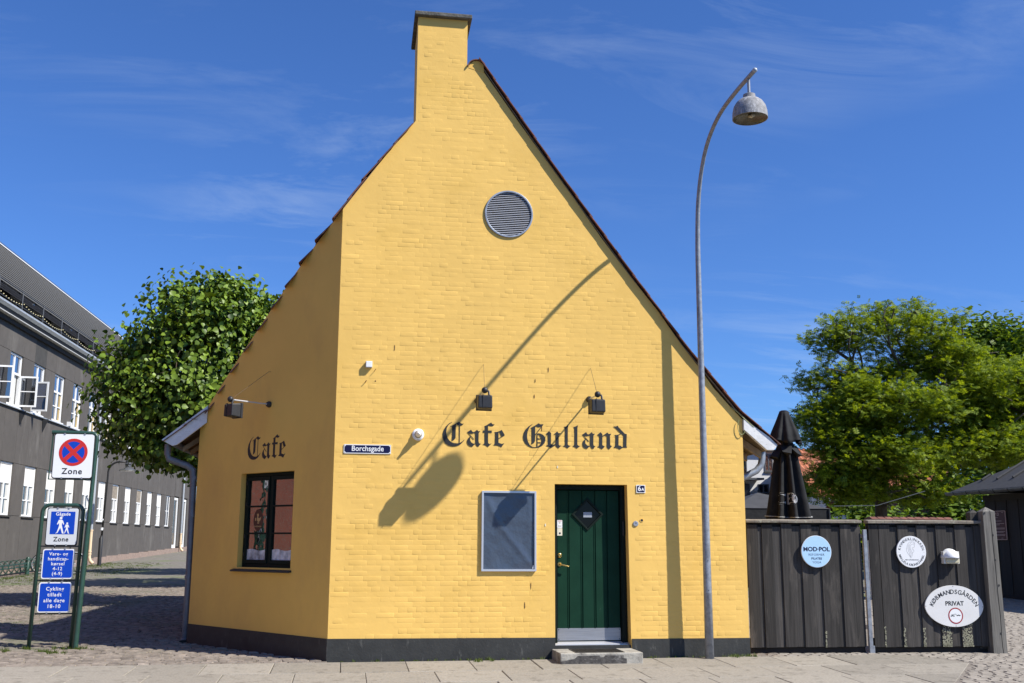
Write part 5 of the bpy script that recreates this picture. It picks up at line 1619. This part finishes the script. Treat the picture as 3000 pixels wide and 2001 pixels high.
# cycle rack: green bollards with two rails and wire hoops
t = thing('cycle_rack', 'low green cycle rack with bollard posts, two rails and wire hoops', 'cycle rack', (-10.0, 35.6, .37))
def rackpt(u, z, w=.0): return GR.p(u, z, .28+w)
for u in (34.15, 37.1, 40.1):
    z_ = gz(u)
    MB().lathe(rackpt(u, z_-.1), (0, 0, 1), [(.07, 0), (.07, .50), (.055, .52), (.075, .54), (.075, .60), (.05, .655), (0, .67)], 12).build('bollard', postgreen, t, smooth=40)
mb = MB()
for h in (.26, .36): mb.tube([rackpt(32, gz(32)+h), rackpt(40.1, gz(40.1)+h)], .02, 6)
mb.build('rail', postgreen, t)
for i in range(16):
    u = 32.3+i*.5
    c_ = rackpt(u, gz(u)+.30)
    for dx_ in (0, .09):
        pts = [c_+Vector((0, dx_, 0))+Vector((.16*math.cos(R(a)), .02*math.cos(R(a)), .20*math.sin(R(a)))) for a in range(0, 361, 24)]
        MB().tube(pts, .010, 5, cap=False).build('hoop', postgreen, t, smooth='all')

# bicycle parked beyond the signs
bk = thing('bicycle', 'parked bicycle partly hidden behind the green sign posts', 'bicycle', (-8.95, 37.3, .42))
bz = gz(37.3)
def wheel(cx_, cy_):
    c_ = Vector((cx_, cy_, bz+.34))
    wr = MB()
    pts = [c_+Vector((.33*math.cos(R(a)), .03*math.cos(R(a)), .33*math.sin(R(a)))) for a in range(0, 361, 12)]
    w_ = MB().tube(pts, .018, 6, cap=False).build('wheel', rubber, bk, smooth='all')
    pts = [c_+Vector((.305*math.cos(R(a)), .03*math.cos(R(a)), .305*math.sin(R(a)))) for a in range(0, 361, 12)]
    MB().tube(pts, .010, 5, cap=False).build('rim', alu, w_, smooth='all')
    s_ = MB()
    for a in range(0, 360, 15): s_.tube([c_, c_+Vector((.30*math.cos(R(a)), 0, .30*math.sin(R(a))))], .002, 3)
    s_.tube([c_-Vector((0, .05, 0)), c_+Vector((0, .05, 0))], .02, 8)
    s_.build('spoke', alu, w_)
wheel(-8.78, 37.28); wheel(-9.84, 37.40)
V_ = lambda x, y, z: Vector((x, y, bz+z))
fm = MB()
for a, b, r_ in ((V_(-8.78, 37.28, .34), V_(-8.98, 37.30, .95), .014), (V_(-8.97, 37.30, .85), V_(-9.38, 37.35, .30), .018), (V_(-9.38, 37.35, .30), V_(-9.48, 37.36, .88), .016), (V_(-9.38, 37.35, .3), V_(-9.84, 37.40, .34), .011),
                 (V_(-9.44, 37.355, .62), V_(-9.84, 37.40, .34), .010), (V_(-8.96, 37.30, .72), V_(-9.44, 37.355, .55), .015)): fm.tube([a, b], r_, 7)
fm.build('frame', blackmetal, bk, smooth=True)
MB().tube([V_(-9.10, 37.02, 1.0), V_(-9.0, 37.12, 1.04), V_(-8.98, 37.30, .98), V_(-9.0, 37.48, 1.04), V_(-9.10, 37.58, 1.0)], .013, 7).build('handlebar', steel, bk, smooth=True)
MB().sphere(V_(-9.52, 37.36, .92), .12, 10, 6, (1.1, .6, .35)).build('saddle', redpaint, bk, smooth='all')
MB().tube([V_(-8.78+.37*math.cos(R(a)), 37.28, .34+.37*math.sin(R(a))) for a in range(20, 170, 15)], .018, 5).build('mudguard', alu, bk, smooth='all')

# ================================================================ TREES
def grow(root, pts, seed=0, r_tip=.010, power=2.3, droop=.0):
    """joins crown points to the trunk by nearest neighbours; returns branch segments with radii"""
    nodes = [Vector(p) for p in root]
    parent = [-1]+list(range(len(root)-1))
    top = nodes[-1]
    order = sorted(range(len(pts)), key=lambda i: (Vector(pts[i])-top).length)
    ids = []
    for i in order:
        p = Vector(pts[i])
        best, bd = None, 1e9
        for j in range(len(root)//2, len(nodes)):
            d_ = (nodes[j]-p).length
            dd = d_*(1+.35*max(0, (nodes[j].z-p.z)/(d_+.01)))+.10*(nodes[j]-top).length
            if dd < bd: best, bd = j, dd
        q = nodes[best]
        L = (p-q).length
        prev = best
        k = max(1, int(L/.8))
        for s_ in range(1, k+1):
            t_ = s_/k
            m_ = q.lerp(p, t_)
            if s_ < k:
                m_ = m_+Vector((random.gauss(0, .07), random.gauss(0, .07), .10*L*math.sin(t_*math.pi)+random.gauss(0, .04)))
            nodes.append(m_); parent.append(prev); prev = len(nodes)-1
        ids.append(prev)
    for _ in range(4):                       # ease the kinks out
        ch = {}
        for j in range(1, len(nodes)): ch.setdefault(parent[j], []).append(j)
        new = list(nodes)
        for j in range(len(root), len(nodes)):
            if j in ch:
                av = Vector((0, 0, 0))
                for c_ in ch[j]: av += nodes[c_]
                new[j] = nodes[j]*.5+nodes[parent[j]]*.28+av/len(ch[j])*.22
        nodes = new
    load = [0]*len(nodes)
    kids = [0]*len(nodes)
    for j in range(len(nodes)-1, 0, -1):
        if load[j] == 0: load[j] = 1
        load[parent[j]] += load[j]
    rad = [r_tip*(max(1, l))**(1/power) for l in load]
    return nodes, parent, rad
def branches(name, nodes, parent, rad, par, trunk_n, material=bark):
    tr = MB(); br = MB()
    for j in range(1, len(nodes)):
        a, b = nodes[parent[j]], nodes[j]
        if (a-b).length < 1e-4: continue
        n = 10 if rad[j] > .1 else (6 if rad[j] > .03 else 4)
        (tr if j < trunk_n else br).tube([a, b], [min(rad[parent[j]], rad[j]*1.5), rad[j]], n, cap=False)
    t_ = tr.build('trunk', material, par, smooth='all')
    br.build('branches', material, par, smooth='all')
def leaf_verts(kind):
    if kind == 'lime':        # broad heart, folded on the midrib
        return ([(0, 0, 0), (.46, .16, .10), (.50, .55, .13), (0, 1.05, -.06), (-.50, .55, .13), (-.46, .16, .10), (0, .55, 0)],
                [(0, 1, 2, 6), (6, 2, 3), (6, 3, 4), (0, 6, 4, 5)])
    if kind == 'spray':       # pinnate spray: a few narrow leaflets along a stalk
        vs, fs = [], []
        for i in range(3):
            y = .15+i*.28
            for s_ in (-1, 1):
                n = len(vs)
                vs += [(0, y-.08, 0), (s_*.45, y+.12, -.05), (s_*.10, y+.24, 0)]
                fs.append((n, n+1, n+2) if s_ > 0 else (n, n+2, n+1))
        return vs, fs
    return ([(0, 0, 0), (.32, .45, .06), (0, 1, 0), (-.32, .45, .06)], [(0, 1, 2, 3)])
def rand_rot(nrm, tilt):
    n = (nrm+Vector((random.gauss(0, tilt), random.gauss(0, tilt), random.gauss(0, tilt)))).normalized()
    a = n.orthogonal().normalized()
    b = n.cross(a)
    th = random.uniform(0, 6.283)
    y = a*math.cos(th)+b*math.sin(th)
    return n, y
def put_leaf(mb, kind, p, n, y, s):
    x = y.cross(n)
    vs, fs = kind
    k = len(mb.v)
    for a, b, c in vs:
        mb.v.append((p.x+(x.x*a+y.x*b+n.x*c)*s, p.y+(x.y*a+y.y*b+n.y*c)*s, p.z+(x.z*a+y.z*b+n.z*c)*s))
    mb.f += [tuple(i+k for i in f) for f in fs]
def lump_pts(lumps, n, rnd, shell=.35):
    out = []
    tot = sum(l[6] for l in lumps)
    for cx_, cy_, cz_, rx, ry, rz, wt in [q[:7] for q in lumps]:
        for _ in range(int(n*wt/tot)):
            d_ = Vector((rnd.gauss(0, 1), rnd.gauss(0, 1), rnd.gauss(0, 1))).normalized()
            r_ = rnd.uniform(shell, 1)**.6
            out.append(Vector((cx_+d_.x*rx*r_, cy_+d_.y*ry*r_, cz_+d_.z*rz*r_)))
    return out

# --- lime tree behind the house
def lime_tree(x, y, label, lumps, npts, nleaf, keep_leaves=0, seed=3, size=.115, trunk=None):
    rnd = random.Random(seed); random.seed(seed)
    z0 = gz(y)
    t = thing('lime_tree', label, 'tree', (x, y, z0))
    pts = lump_pts(lumps, npts, rnd)
    root = [(x, y, z0-.1), (x+.02, y, z0+.9), (x-.03, y+.02, z0+1.8), (x, y, z0+2.6), (x+.05, y, z0+3.3)]
    nodes, par_, rad = grow(root, pts, r_tip=.009)
    branches('b', nodes, par_, rad, t, len(root))
    kd = leaf_verts('lime')
    mb = MB()
    cen = Vector((sum(l[0]*l[6] for l in lumps), sum(l[1]*l[6] for l in lumps), sum(l[2]*l[6] for l in lumps)))/sum(l[6] for l in lumps)
    singles = []
    per = nleaf//len(pts)
    for p in pts:
        out = (p-cen).normalized()
        dens = noise.noise(p*.9+Vector((seed, 0, 0)))
        for _ in range(int(per*max(.15, 1+1.6*dens))):
            q = p+Vector((max(-.5, min(.5, rnd.gauss(0, .25))), rnd.gauss(0, .25), max(-.4, min(.4, rnd.gauss(0, .2)))))
            nrm = (out*.55+Vector((0, -.1, .55))).normalized()
            n_, yy = rand_rot(nrm, .42)
            yy = (yy+Vector((0, 0, -.9))).normalized()          # tips hang down
            n_ = (n_-yy*n_.dot(yy)).normalized()
            s_ = size*rnd.uniform(.65, 1.2)
            singles.append((q, n_, yy, s_))
    if keep_leaves:
        key = lambda L: L[0].y+2.2*(L[0]-cen).length*-1
        singles.sort(key=key)
        m2 = MB(); put_leaf(m2, kd, Vector((0, 0, 0)), Vector((0, 0, 1)), Vector((0, 1, 0)), 1)
        lme = m2.mesh('leaf', limeleaf, smooth='all')
        for q, n_, yy, s_ in singles[:keep_leaves]:
            o = bpy.data.objects.new('leaf', lme); C.objects.link(o)
            Mx = Matrix((yy.cross(n_), yy, n_)).transposed().to_4x4()
            o.matrix_basis = Matrix.Translation(q)@Mx@Matrix.Scale(s_, 4)
            attach(o, t)
        singles = singles[keep_leaves:]
    for q, n_, yy, s_ in singles: put_leaf(mb, kd, q, n_, yy, s_)
    stuff(mb.build('foliage', limeleaf, t, smooth='all'))
    return t
lx, ly = -2.6, 23.4
lime_tree(lx, ly, 'dense round lime tree rising behind the left slope of the yellow house', [
    (-3.25, 23.2, 4.8, 1.85, 1.9, 1.75, 3), (-3.15, 23.2, 6.0, 1.35, 1.5, 1.0, 1.6), (-4.3, 23.1, 4.2, 1.0, 1.2, 1.1, 1.0), (-3.0, 23.0, 3.8, 1.4, 1.3, .95, 1.2),
    (-2.0, 23.4, 5.2, 1.3, 1.5, 1.3, 1.1), (-2.4, 23.2, 6.25, .9, 1.2, .75, .7), (-3.5, 22.9, 3.4, .6, .7, .4, .3), (-3.75, 23.1, 6.75, .45, .5, .35, .3), (-4.8, 23.2, 5.2, .55, .6, .9, .4), (-2.8, 23.0, 6.8, .45, .5, .3, .2)], 480, 27000, 299, seed=3, size=.108)
lime_tree(-1.6, 30.0, 'farther lime tree mostly hidden behind the yellow house, shading the street', [(-2.5, 30.0, 4.6, 2.2, 2.3, 2.0, 1), (-1.6, 30, 5.6, 1.8, 1.9, 1.6, .6)], 160, 9000, 0, seed=8, size=.17)
lime_tree(-2.2, 37.0, 'farthest lime tree of the row, seen only by its shadow beyond the house', [(-3.0, 37.0, 4.8, 2.3, 2.4, 2.0, 1)], 130, 7500, 0, seed=9, size=.19)

# --- honey locust with a see-through top
def locust(x, y, label, lumps, npts, nleaf, material, seed, size, kind='spray', root=None, flat=.35, r_tip=.013, name='locust_tree', spread=.42, dens=5):
    rnd = random.Random(seed); random.seed(seed)
    z0 = gz(y)
    t = thing(name, label, 'tree', (x, y, z0))
    root = root or [(x, y, z0-.1), (x, y, z0+1.2), (x+.08, y, z0+2.4), (x+.05, y, z0+3.6), (x+.2, y, z0+4.8)]
    pts = lump_pts(lumps, npts, rnd, .1)
    nodes, par_, rad = grow(root, pts, r_tip=r_tip)
    branches('b', nodes, par_, rad, t, len(root))
    kd = leaf_verts(kind)
    mb = MB()
    tot = sum(l[7] for l in lumps)
    for l in lumps:
        lp = lump_pts([l], int(npts*l[7]/tot)*dens, rnd, .1)
        nl = int(nleaf*l[7]/tot)//max(1, len(lp))
        for p in lp:
            m = nl*(1+.9*noise.noise(p*.6))
            ax = rnd.uniform(0, 6.28)
            for _ in range(int(m)):
                q = p+Vector((rnd.gauss(0, spread), rnd.gauss(0, spread), rnd.gauss(0, spread*flat)))
                n_, yy = rand_rot(Vector((0, -.15, 1)), .5)
                put_leaf(mb, kd, q, n_, yy, size*rnd.uniform(.7, 1.3))
    stuff(mb.build('foliage', material, t))
    return t
def L(x, y, z, rx, ry, rz, w, d_): return (x, y, z, rx, ry, rz, w, d_)
locust(18.2, 34, 'tall honey locust with thin feathery yellow-green crown behind the fence', [
    L(19.3, 34, 9.15, 2.4, 2.0, .95, 2.6, 1.7), L(17.2, 34, 8.6, 1.2, 1.2, .8, 1.4, .7), L(16.8, 34, 7.1, 1.3, 1.6, .7, 1, .9), L(20.8, 34, 8.0, 1.7, 1.8, .9, 1, 1.8), L(18.5, 34, 7.5, 1.2, 1.2, .8, .8, .5),
    L(18.6, 33.4, 6.1, 2.9, 2.6, 1.1, 2.4, 4.4), L(16.5, 33.6, 5.5, 1.3, 1.6, 1.2, .8, 2.0), L(22.3, 33.5, 6.8, 2.6, 2.4, 1.5, 2, 4.6), L(25.2, 33.8, 6.6, 2.0, 2.2, 1.6, 1.2, 3.2),
    L(18.0, 33.2, 4.3, 2.7, 2.4, .9, 1.5, 3.6), L(22.0, 33, 4.8, 3.0, 2.3, .8, 1.6, 4.2), L(16.6, 33.4, 3.6, 1.3, 1.5, .8, .5, 1.4), L(19.0, 33.2, 3.2, 2.0, 1.6, .5, .7, .8), L(24.6, 33, 4.6, 1.3, 1.8, .9, .8, 1.8)],
    560, 50000, gledleaf, 11, .21, flat=.55, spread=.22, r_tip=.021, dens=5)
locust(31.5, 44, 'dense dark green broadleaf tree behind the right side of the locust', [
    L(30.5, 44, 9.9, 3.0, 2.6, 2.0, 2, 2), L(29.0, 44, 10.3, 1.7, 1.6, 1.4, 1, 1), L(34, 44, 9.4, 3.0, 3, 2.3, 2, 2), L(29.5, 43, 6.8, 3.0, 2.6, 2.2, 2, 2), L(33.5, 43, 6.0, 3.2, 3, 2.6, 2, 2), L(28.0, 43, 4.2, 2.6, 2.4, 1.8, 1, 1.6), L(32, 42, 3.6, 3.4, 2.4, 1.8, 1, 1.6)],
    260, 30000, darkleaf, 12, .30, kind='plain', flat=.8, name='broadleaf_tree', spread=.55)
locust(25.0, 41, 'dark leafy shrub under the locust tree behind the fence', [L(21.5, 41, 2.0, 2.2, 1.4, 1.2, 1, 1), L(25.6, 41, 2.4, 2.4, 1.6, 1.6, 1, 1.2)], 80, 7000, darkleaf, 14, .26, kind='plain', flat=.8, name='garden_shrub',
       root=[(24, 41, .3), (24, 41, .6), (24, 41, .9), (24, 41, 1.2)])

# ================================================================ BACKGROUND ON THE RIGHT
random.seed(31)
# white painted house
wh = thing('white_house', 'white painted brick house with dark windows seen between house and parasol', 'building', (25, 60, gz(60)))
FW = Fr((0, 60, 0), 4)
MB().box(FW, 19.5, 27.0, 0, 7.1, -7, 0).build('wall', whitehouse, wh)
MB().hexa([FW.p(19.3, 7.1, .3), FW.p(27.2, 7.1, .3), FW.p(27.2, 7.1, -7.3), FW.p(19.3, 7.1, -7.3), FW.p(19.3, 7.2, .3), FW.p(27.2, 7.2, .3), FW.p(27.2, 7.5, -3.6), FW.p(19.3, 7.5, -3.6)]).build('roof', feltroof, wh)
def bwin(F, u0, u1, v0, v1, par_, m=greysteel):
    w = MB().poly(F, [[(u0, v0), (u1, v0), (u1, v1), (u0, v1)], [(u0+.07, v0+.07), ((u0+u1)/2-.03, v0+.07), ((u0+u1)/2-.03, v1-.07), (u0+.07, v1-.07)], [((u0+u1)/2+.03, v0+.07), (u1-.07, v0+.07), (u1-.07, v1-.07), ((u0+u1)/2+.03, v1-.07)]], .0, .05).build('window', m, par_)
    MB().box(F, u0+.05, u1-.05, v0+.05, v1-.05, .0, .02).build('pane', skyglass, w)
    MB().box(F, u0-.05, u1+.05, v0-.08, v0-.01, 0, .1).build('sill', greydark, w)
k_ = 60/(60-0)
bwin(FW, 25.68, 26.25, 5.88, 6.95, wh)
bwin(FW, 25.2, 25.92, 4.55, 5.1, wh)
bwin(FW, 23.9, 24.5, 5.6, 6.9, wh)
bwin(FW, 22.6, 23.5, 2.0, 3.9, wh)
MB().box(FW, 23.3, 25.15, 5.30, 5.42, 0, 1.0).build('porch_roof', greysteel, wh)
MB().box(FW, 24.15, 24.6, 3.6, 5.1, 0, .12).build('door', greysteel, wh)
mb = MB()
for i in range(11): mb.box(FW, 23.3, 24.75, 3.85+i*.075, 3.88+i*.075, .9, .93)
mb.box(FW, 24.72, 24.77, 3.80, 4.7, .88, .95)
mb.build('balcony_rail', blackmetal, wh)
# black garden pavilion canvas roof
t = thing('garden_tent', 'black canvas tent with low peaked roof behind the fence', 'tent', (12.35, 30, gz(30)))
MB().add([(11.0, 29, 2.50), (14.0, 29, 2.50), (14.0, 32, 2.50), (11.0, 32, 2.50), (12.4, 30.5, 3.02)], [(0, 1, 4), (1, 2, 4), (2, 3, 4), (3, 0, 4)]).build('canopy', marqueem, t)
MB().box(W, 11.02, 13.98, 29.02, 29.04, .3, 2.50).build('side_wall', parasolm, t)
for x, y in ((11.02, 29.0), (13.96, 29.0), (11.02, 31.9), (13.96, 31.9)):
    MB().tube([(x, y, gz(30)), (x, y, 2.5)], .03, 6).build('leg', blackmetal, t)
# houses with orange tile roofs behind the trees
def tiled_house(name, label, F, u0, u1, zev, zr, dep, wall_m, wins=()):
    t = thing(name, label, 'building', F.p((u0+u1)/2, 0, -dep/2))
    t.location.z = gz(F.o.y)
    MB().box(F, u0, u1, 0, zev, -dep, 0).build('wall', wall_m, t)
    n = int((u1-u0)/.30)
    rf = MB(); 
    lines = []
    for s_, w0, w1 in ((1, .35, -dep/2), (-1, -dep-.35, -dep/2)):
        vs = []; fs = []
        m = 4
        for i in range(n*m+1):
            u = u0-.2+(u1-u0+.4)*i/(n*m)
            h = .05*math.sin(i*2*math.pi/m)
            rows2 = 9
            for j in range(rows2+1):
                q = j/rows2
                for e in (0, 1):
                    qq = q if e == 0 else q
                    vs.append(F.p(u, zev+(zr-zev)*qq+h+(.05 if e else 0), w0+(w1-w0)*qq))
        st_ = (rows2+1)*2
        for i in range(n*m):
            for j in range(rows2):
                a = i*st_+j*2+1; b = a+1
                f_ = (a, i*st_+st_+j*2+1, i*st_+st_+(j+1)*2, i*st_+(j+1)*2)
                fs.append(f_ if s_ > 0 else f_[::-1])
                fs.append((i*st_+(j+1)*2, i*st_+st_+(j+1)*2, i*st_+st_+(j+1)*2+1, i*st_+(j+1)*2+1))
        rf.add(vs, fs)
    r_ = rf.build('roof', orangetile, t)
    for ug in (u0, u1):
        MB().add([F.p(ug, zev, 0), F.p(ug, zev, -dep), F.p(ug, zr, -dep/2)], [(0, 1, 2), (2, 1, 0)]).build('gable', wall_m, t)
    for a in wins: bwin(F, *a, t, whitepaint)
    return t, r_
t, r_ = tiled_house('tiled_house', 'house with tall orange tile roof and small skylight behind the locust', Fr((0, 56, 0), 0), 26.2, 35.5, 4.1, 7.1, 7.5, whitehouse, [(30.0, 30.8, 2.6, 3.8), (33.0, 33.8, 2.6, 3.8)])
MB().hexa([Vector((28.5, 56-.55-.0, 4.9)), Vector((29.4, 56-.55, 4.9)), Vector((29.4, 56+.3, 5.55)), Vector((28.5, 56+.3, 5.55)),
           Vector((28.5, 56-.62, 5.08)), Vector((29.4, 56-.62, 5.08)), Vector((29.4, 56+.25, 5.72)), Vector((28.5, 56+.25, 5.72))]).build('skylight', greysteel, r_)
tiled_house('tiled_house', 'low outbuilding with orange tile roof and white wall right of the locust trunk', Fr((0, 47, 0), 0), 24.6, 29.6, 2.9, 4.3, 4.5, whitehouse, [(24.9, 25.6, 1.8, 2.6)])
# tile-capped garden wall
gw = thing('garden_wall', 'low white garden wall capped with red tiles behind the fence', 'wall', (13.7, 24, gz(24)))
MB().box(Fr((0, 24, 0), 0), 12.62, 14.75, .1, 2.085, -.25, 0).build('wall', whitehouse, gw)
for i in range(11):
    x = 12.6+i*.195
    MB().hexa([Vector((x, 23.9, 2.09)), Vector((x+.19, 23.9, 2.09)), Vector((x+.19, 24.35, 2.09)), Vector((x, 24.35, 2.09)),
               Vector((x+.02, 24.08, 2.15)), Vector((x+.17, 24.08, 2.15)), Vector((x+.17, 24.17, 2.15)), Vector((x+.02, 24.17, 2.15))]).build('cap_tile', roofred, gw)  # darker red than the roofs behind: the tree's shade is put into the colour
# antenna beyond the eave
t = thing('roof_antenna', 'thin rooftop television antenna above the right eave', 'antenna', (25.35, 59.0, 8.2))
mb = MB().tube([(25.6, 59, 7.1), (25.6, 59, 8.05)], .03, 5)
mb.tube([(25.2, 59, 8.0), (26.1, 59, 8.0)], .025, 5)
for i in range(5): mb.tube([(25.25+i*.2, 58.85, 8.0), (25.25+i*.2, 59.15, 8.0)], .012, 4)
mb.build('mast', greysteel, t)
# wires between the trees
t = thing('overhead_wire', 'pale thin wire crossing in front of the locust trunk', 'wire', (15, 30, 2.7))
MB().tube([(14.6, 30, 2.62), (16.0, 30, 2.65), (17.6, 30, 3.1)], .012, 4).build('wire', greysteel, t)

# black shed on the right
sh = thing('black_shed', 'black tarred board shed with hipped felt roof at the right edge', 'shed', (17.6, 22, gz(22)))
FS = Fr((16.35, 24.9, 0), -88)                 # u runs towards the camera
for i in range(34):
    u = i*.22-.2
    MB().box(FS, u+.004, u+.216, gz(24-u)+.08, 2.74, -.05, -.02+(.012 if i % 2 else 0)).build('board', shedwood, sh)
MB().box(FS, -.2, 7.3, -.1, .28, -.10, .03).build('plinth', fencegap, sh)
MB().box(FS, -.2, 7.3, .0, 2.75, -3.2, -.06).build('core', fencegap, sh)
MB().box(FS, -.2, 7.3, 2.60, 2.74, -.02, .02).build('head_board', shedwood, sh)
rf = MB()
e0, e1 = -.95, 7.9
pz, ph_ = 2.86, 4.0
a_, b_, c_, d_ = FS.p(e0, pz, .45), FS.p(e1, pz, .45), FS.p(e1, pz, -3.65), FS.p(e0, pz, -3.65)
r0, r1 = FS.p(1.1, ph_, -1.6), FS.p(5.9, ph_, -1.6)
lo = Vector((0, 0, -.05))
rf.add([a_, b_, c_, d_, r0, r1, a_+lo, b_+lo, c_+lo, d_+lo], [(0, 1, 5, 4), (1, 2, 5), (2, 3, 4, 5), (3, 0, 4), (0, 6, 7, 1), (3, 9, 6, 0), (9, 8, 7, 6)])
ro = rf.build('roof', feltroof, sh)
for i in range(9):
    q0, q1 = .10, 1
    u = e0+.75+i*.62
    p0 = FS.p(u, pz+.03+(ph_-pz)*.22, .45-2.05*.22)
    uu = u+.0
    top = min(1, .22+.55)
    p1 = FS.p(uu, pz+.03+(ph_-pz)*top, .45-2.05*top)
    if u-e0 < 2.05*top: 
        top = (u-e0)/2.05*.95
        p1 = FS.p(uu, pz+.03+(ph_-pz)*top, .45-2.05*top)
    MB().tube([p0, p1], .035, 6).build('roof_batten', feltroof, ro)
mb = MB(); n = 8; vs = []
for u in (e0-.05, e1):
    for i in range(n):
        a = math.pi*i/(n-1)
        vs.append(FS.p(u, 2.84-.085*math.sin(a), .50+.075*math.cos(a)))
mb.add(vs, [(i, i+1, n+i+1, n+i) for i in range(n-1)]+[(n+i, n+i+1, i+1, i) for i in range(n-1)]+[tuple(range(n))])
gt = mb.build('gutter', zinc, sh, smooth=60)
for i in range(15):
    u = e0+.32+i*.55
    pts = [FS.p(u, 2.845-.090*math.sin(math.pi*k/8), .50+.080*math.cos(math.pi*k/8)) for k in range(9)]
    MB().tube(pts, .010, 5).build('gutter_bracket', blackmetal, gt)
t = thing('parking_sign', 'brown parking rules sign with pale border on the black shed', 'sign', FS.p(.45, 1.97, 0))
# one side is cut off by the timber post in the photograph
us0, us1, vs0, vs1 = .08, .66, 1.61, 2.335
MB().poly(FS, [rrect(us0, us1, vs0, vs1, .03)], .012, .03).build('plate', pinkline, t)
MB().poly(FS, [rrect(us0+.014, us1-.014, vs0+.014, vs1-.014, .022)], .03, .0312).build('plate_face', brownsign, t)
text('P', FS, .265, 2.25, .0316, .11, pinkline, t, bold=.003)
MB().poly(FS, [rrect(.335, .405, 2.215, 2.285, .004), rrect(.348, .392, 2.228, 2.272, .003)], .031, .032).build('symbol', pinkline, t)
mb = MB()
for v, a, b in ((2.165, .20, .36), (2.08, .20, .50), (2.015, .20, .60), (1.985, .20, .42), (1.905, .20, .61), (1.88, .20, .61), (1.82, .20, .61), (1.80, .20, .55), (1.745, .20, .61), (1.72, .20, .60), (1.655, .45, .52), (2.29, .52, .58)):
    mb.box(FS, a, b, v-.005, v+.005, .031, .032)
mb.build('text_line', pinkline, t)

# red brick house across the side street: out of frame, seen in the old window panes
rb = thing('red_brick_house', 'red brick house across the side street, mirrored in the corner window', 'building', (-15, 17, gz(17)))
FRB = Fr((-13.2, 8, 0), 90)
MB().box(FRB, -4, 15, -.5, 9, -8, 0).build('wall', greymortar, rb)
mb = MB()
z = .4; ci = 0
while z < 8.9:
    ci += 1; u = -3.9+(.12 if ci % 2 else 0)
    while u < 14.7:
        mb.box(FRB, u, u+.24, z, z+.075, 0, .006)
        u += .255
    z += .09
stuff(mb.build('brickwork', redbrick, rb))
for i in range(0):
    u = -2.2+i*6.2
    w_ = MB().box(FRB, u, u+1.1, 1.2, 2.7, 0, .03).build('window', whitepaint, rb)
    MB().box(FRB, u+.08, u+1.02, 1.28, 2.62, .03, .035).build('pane', skyglass, w_)
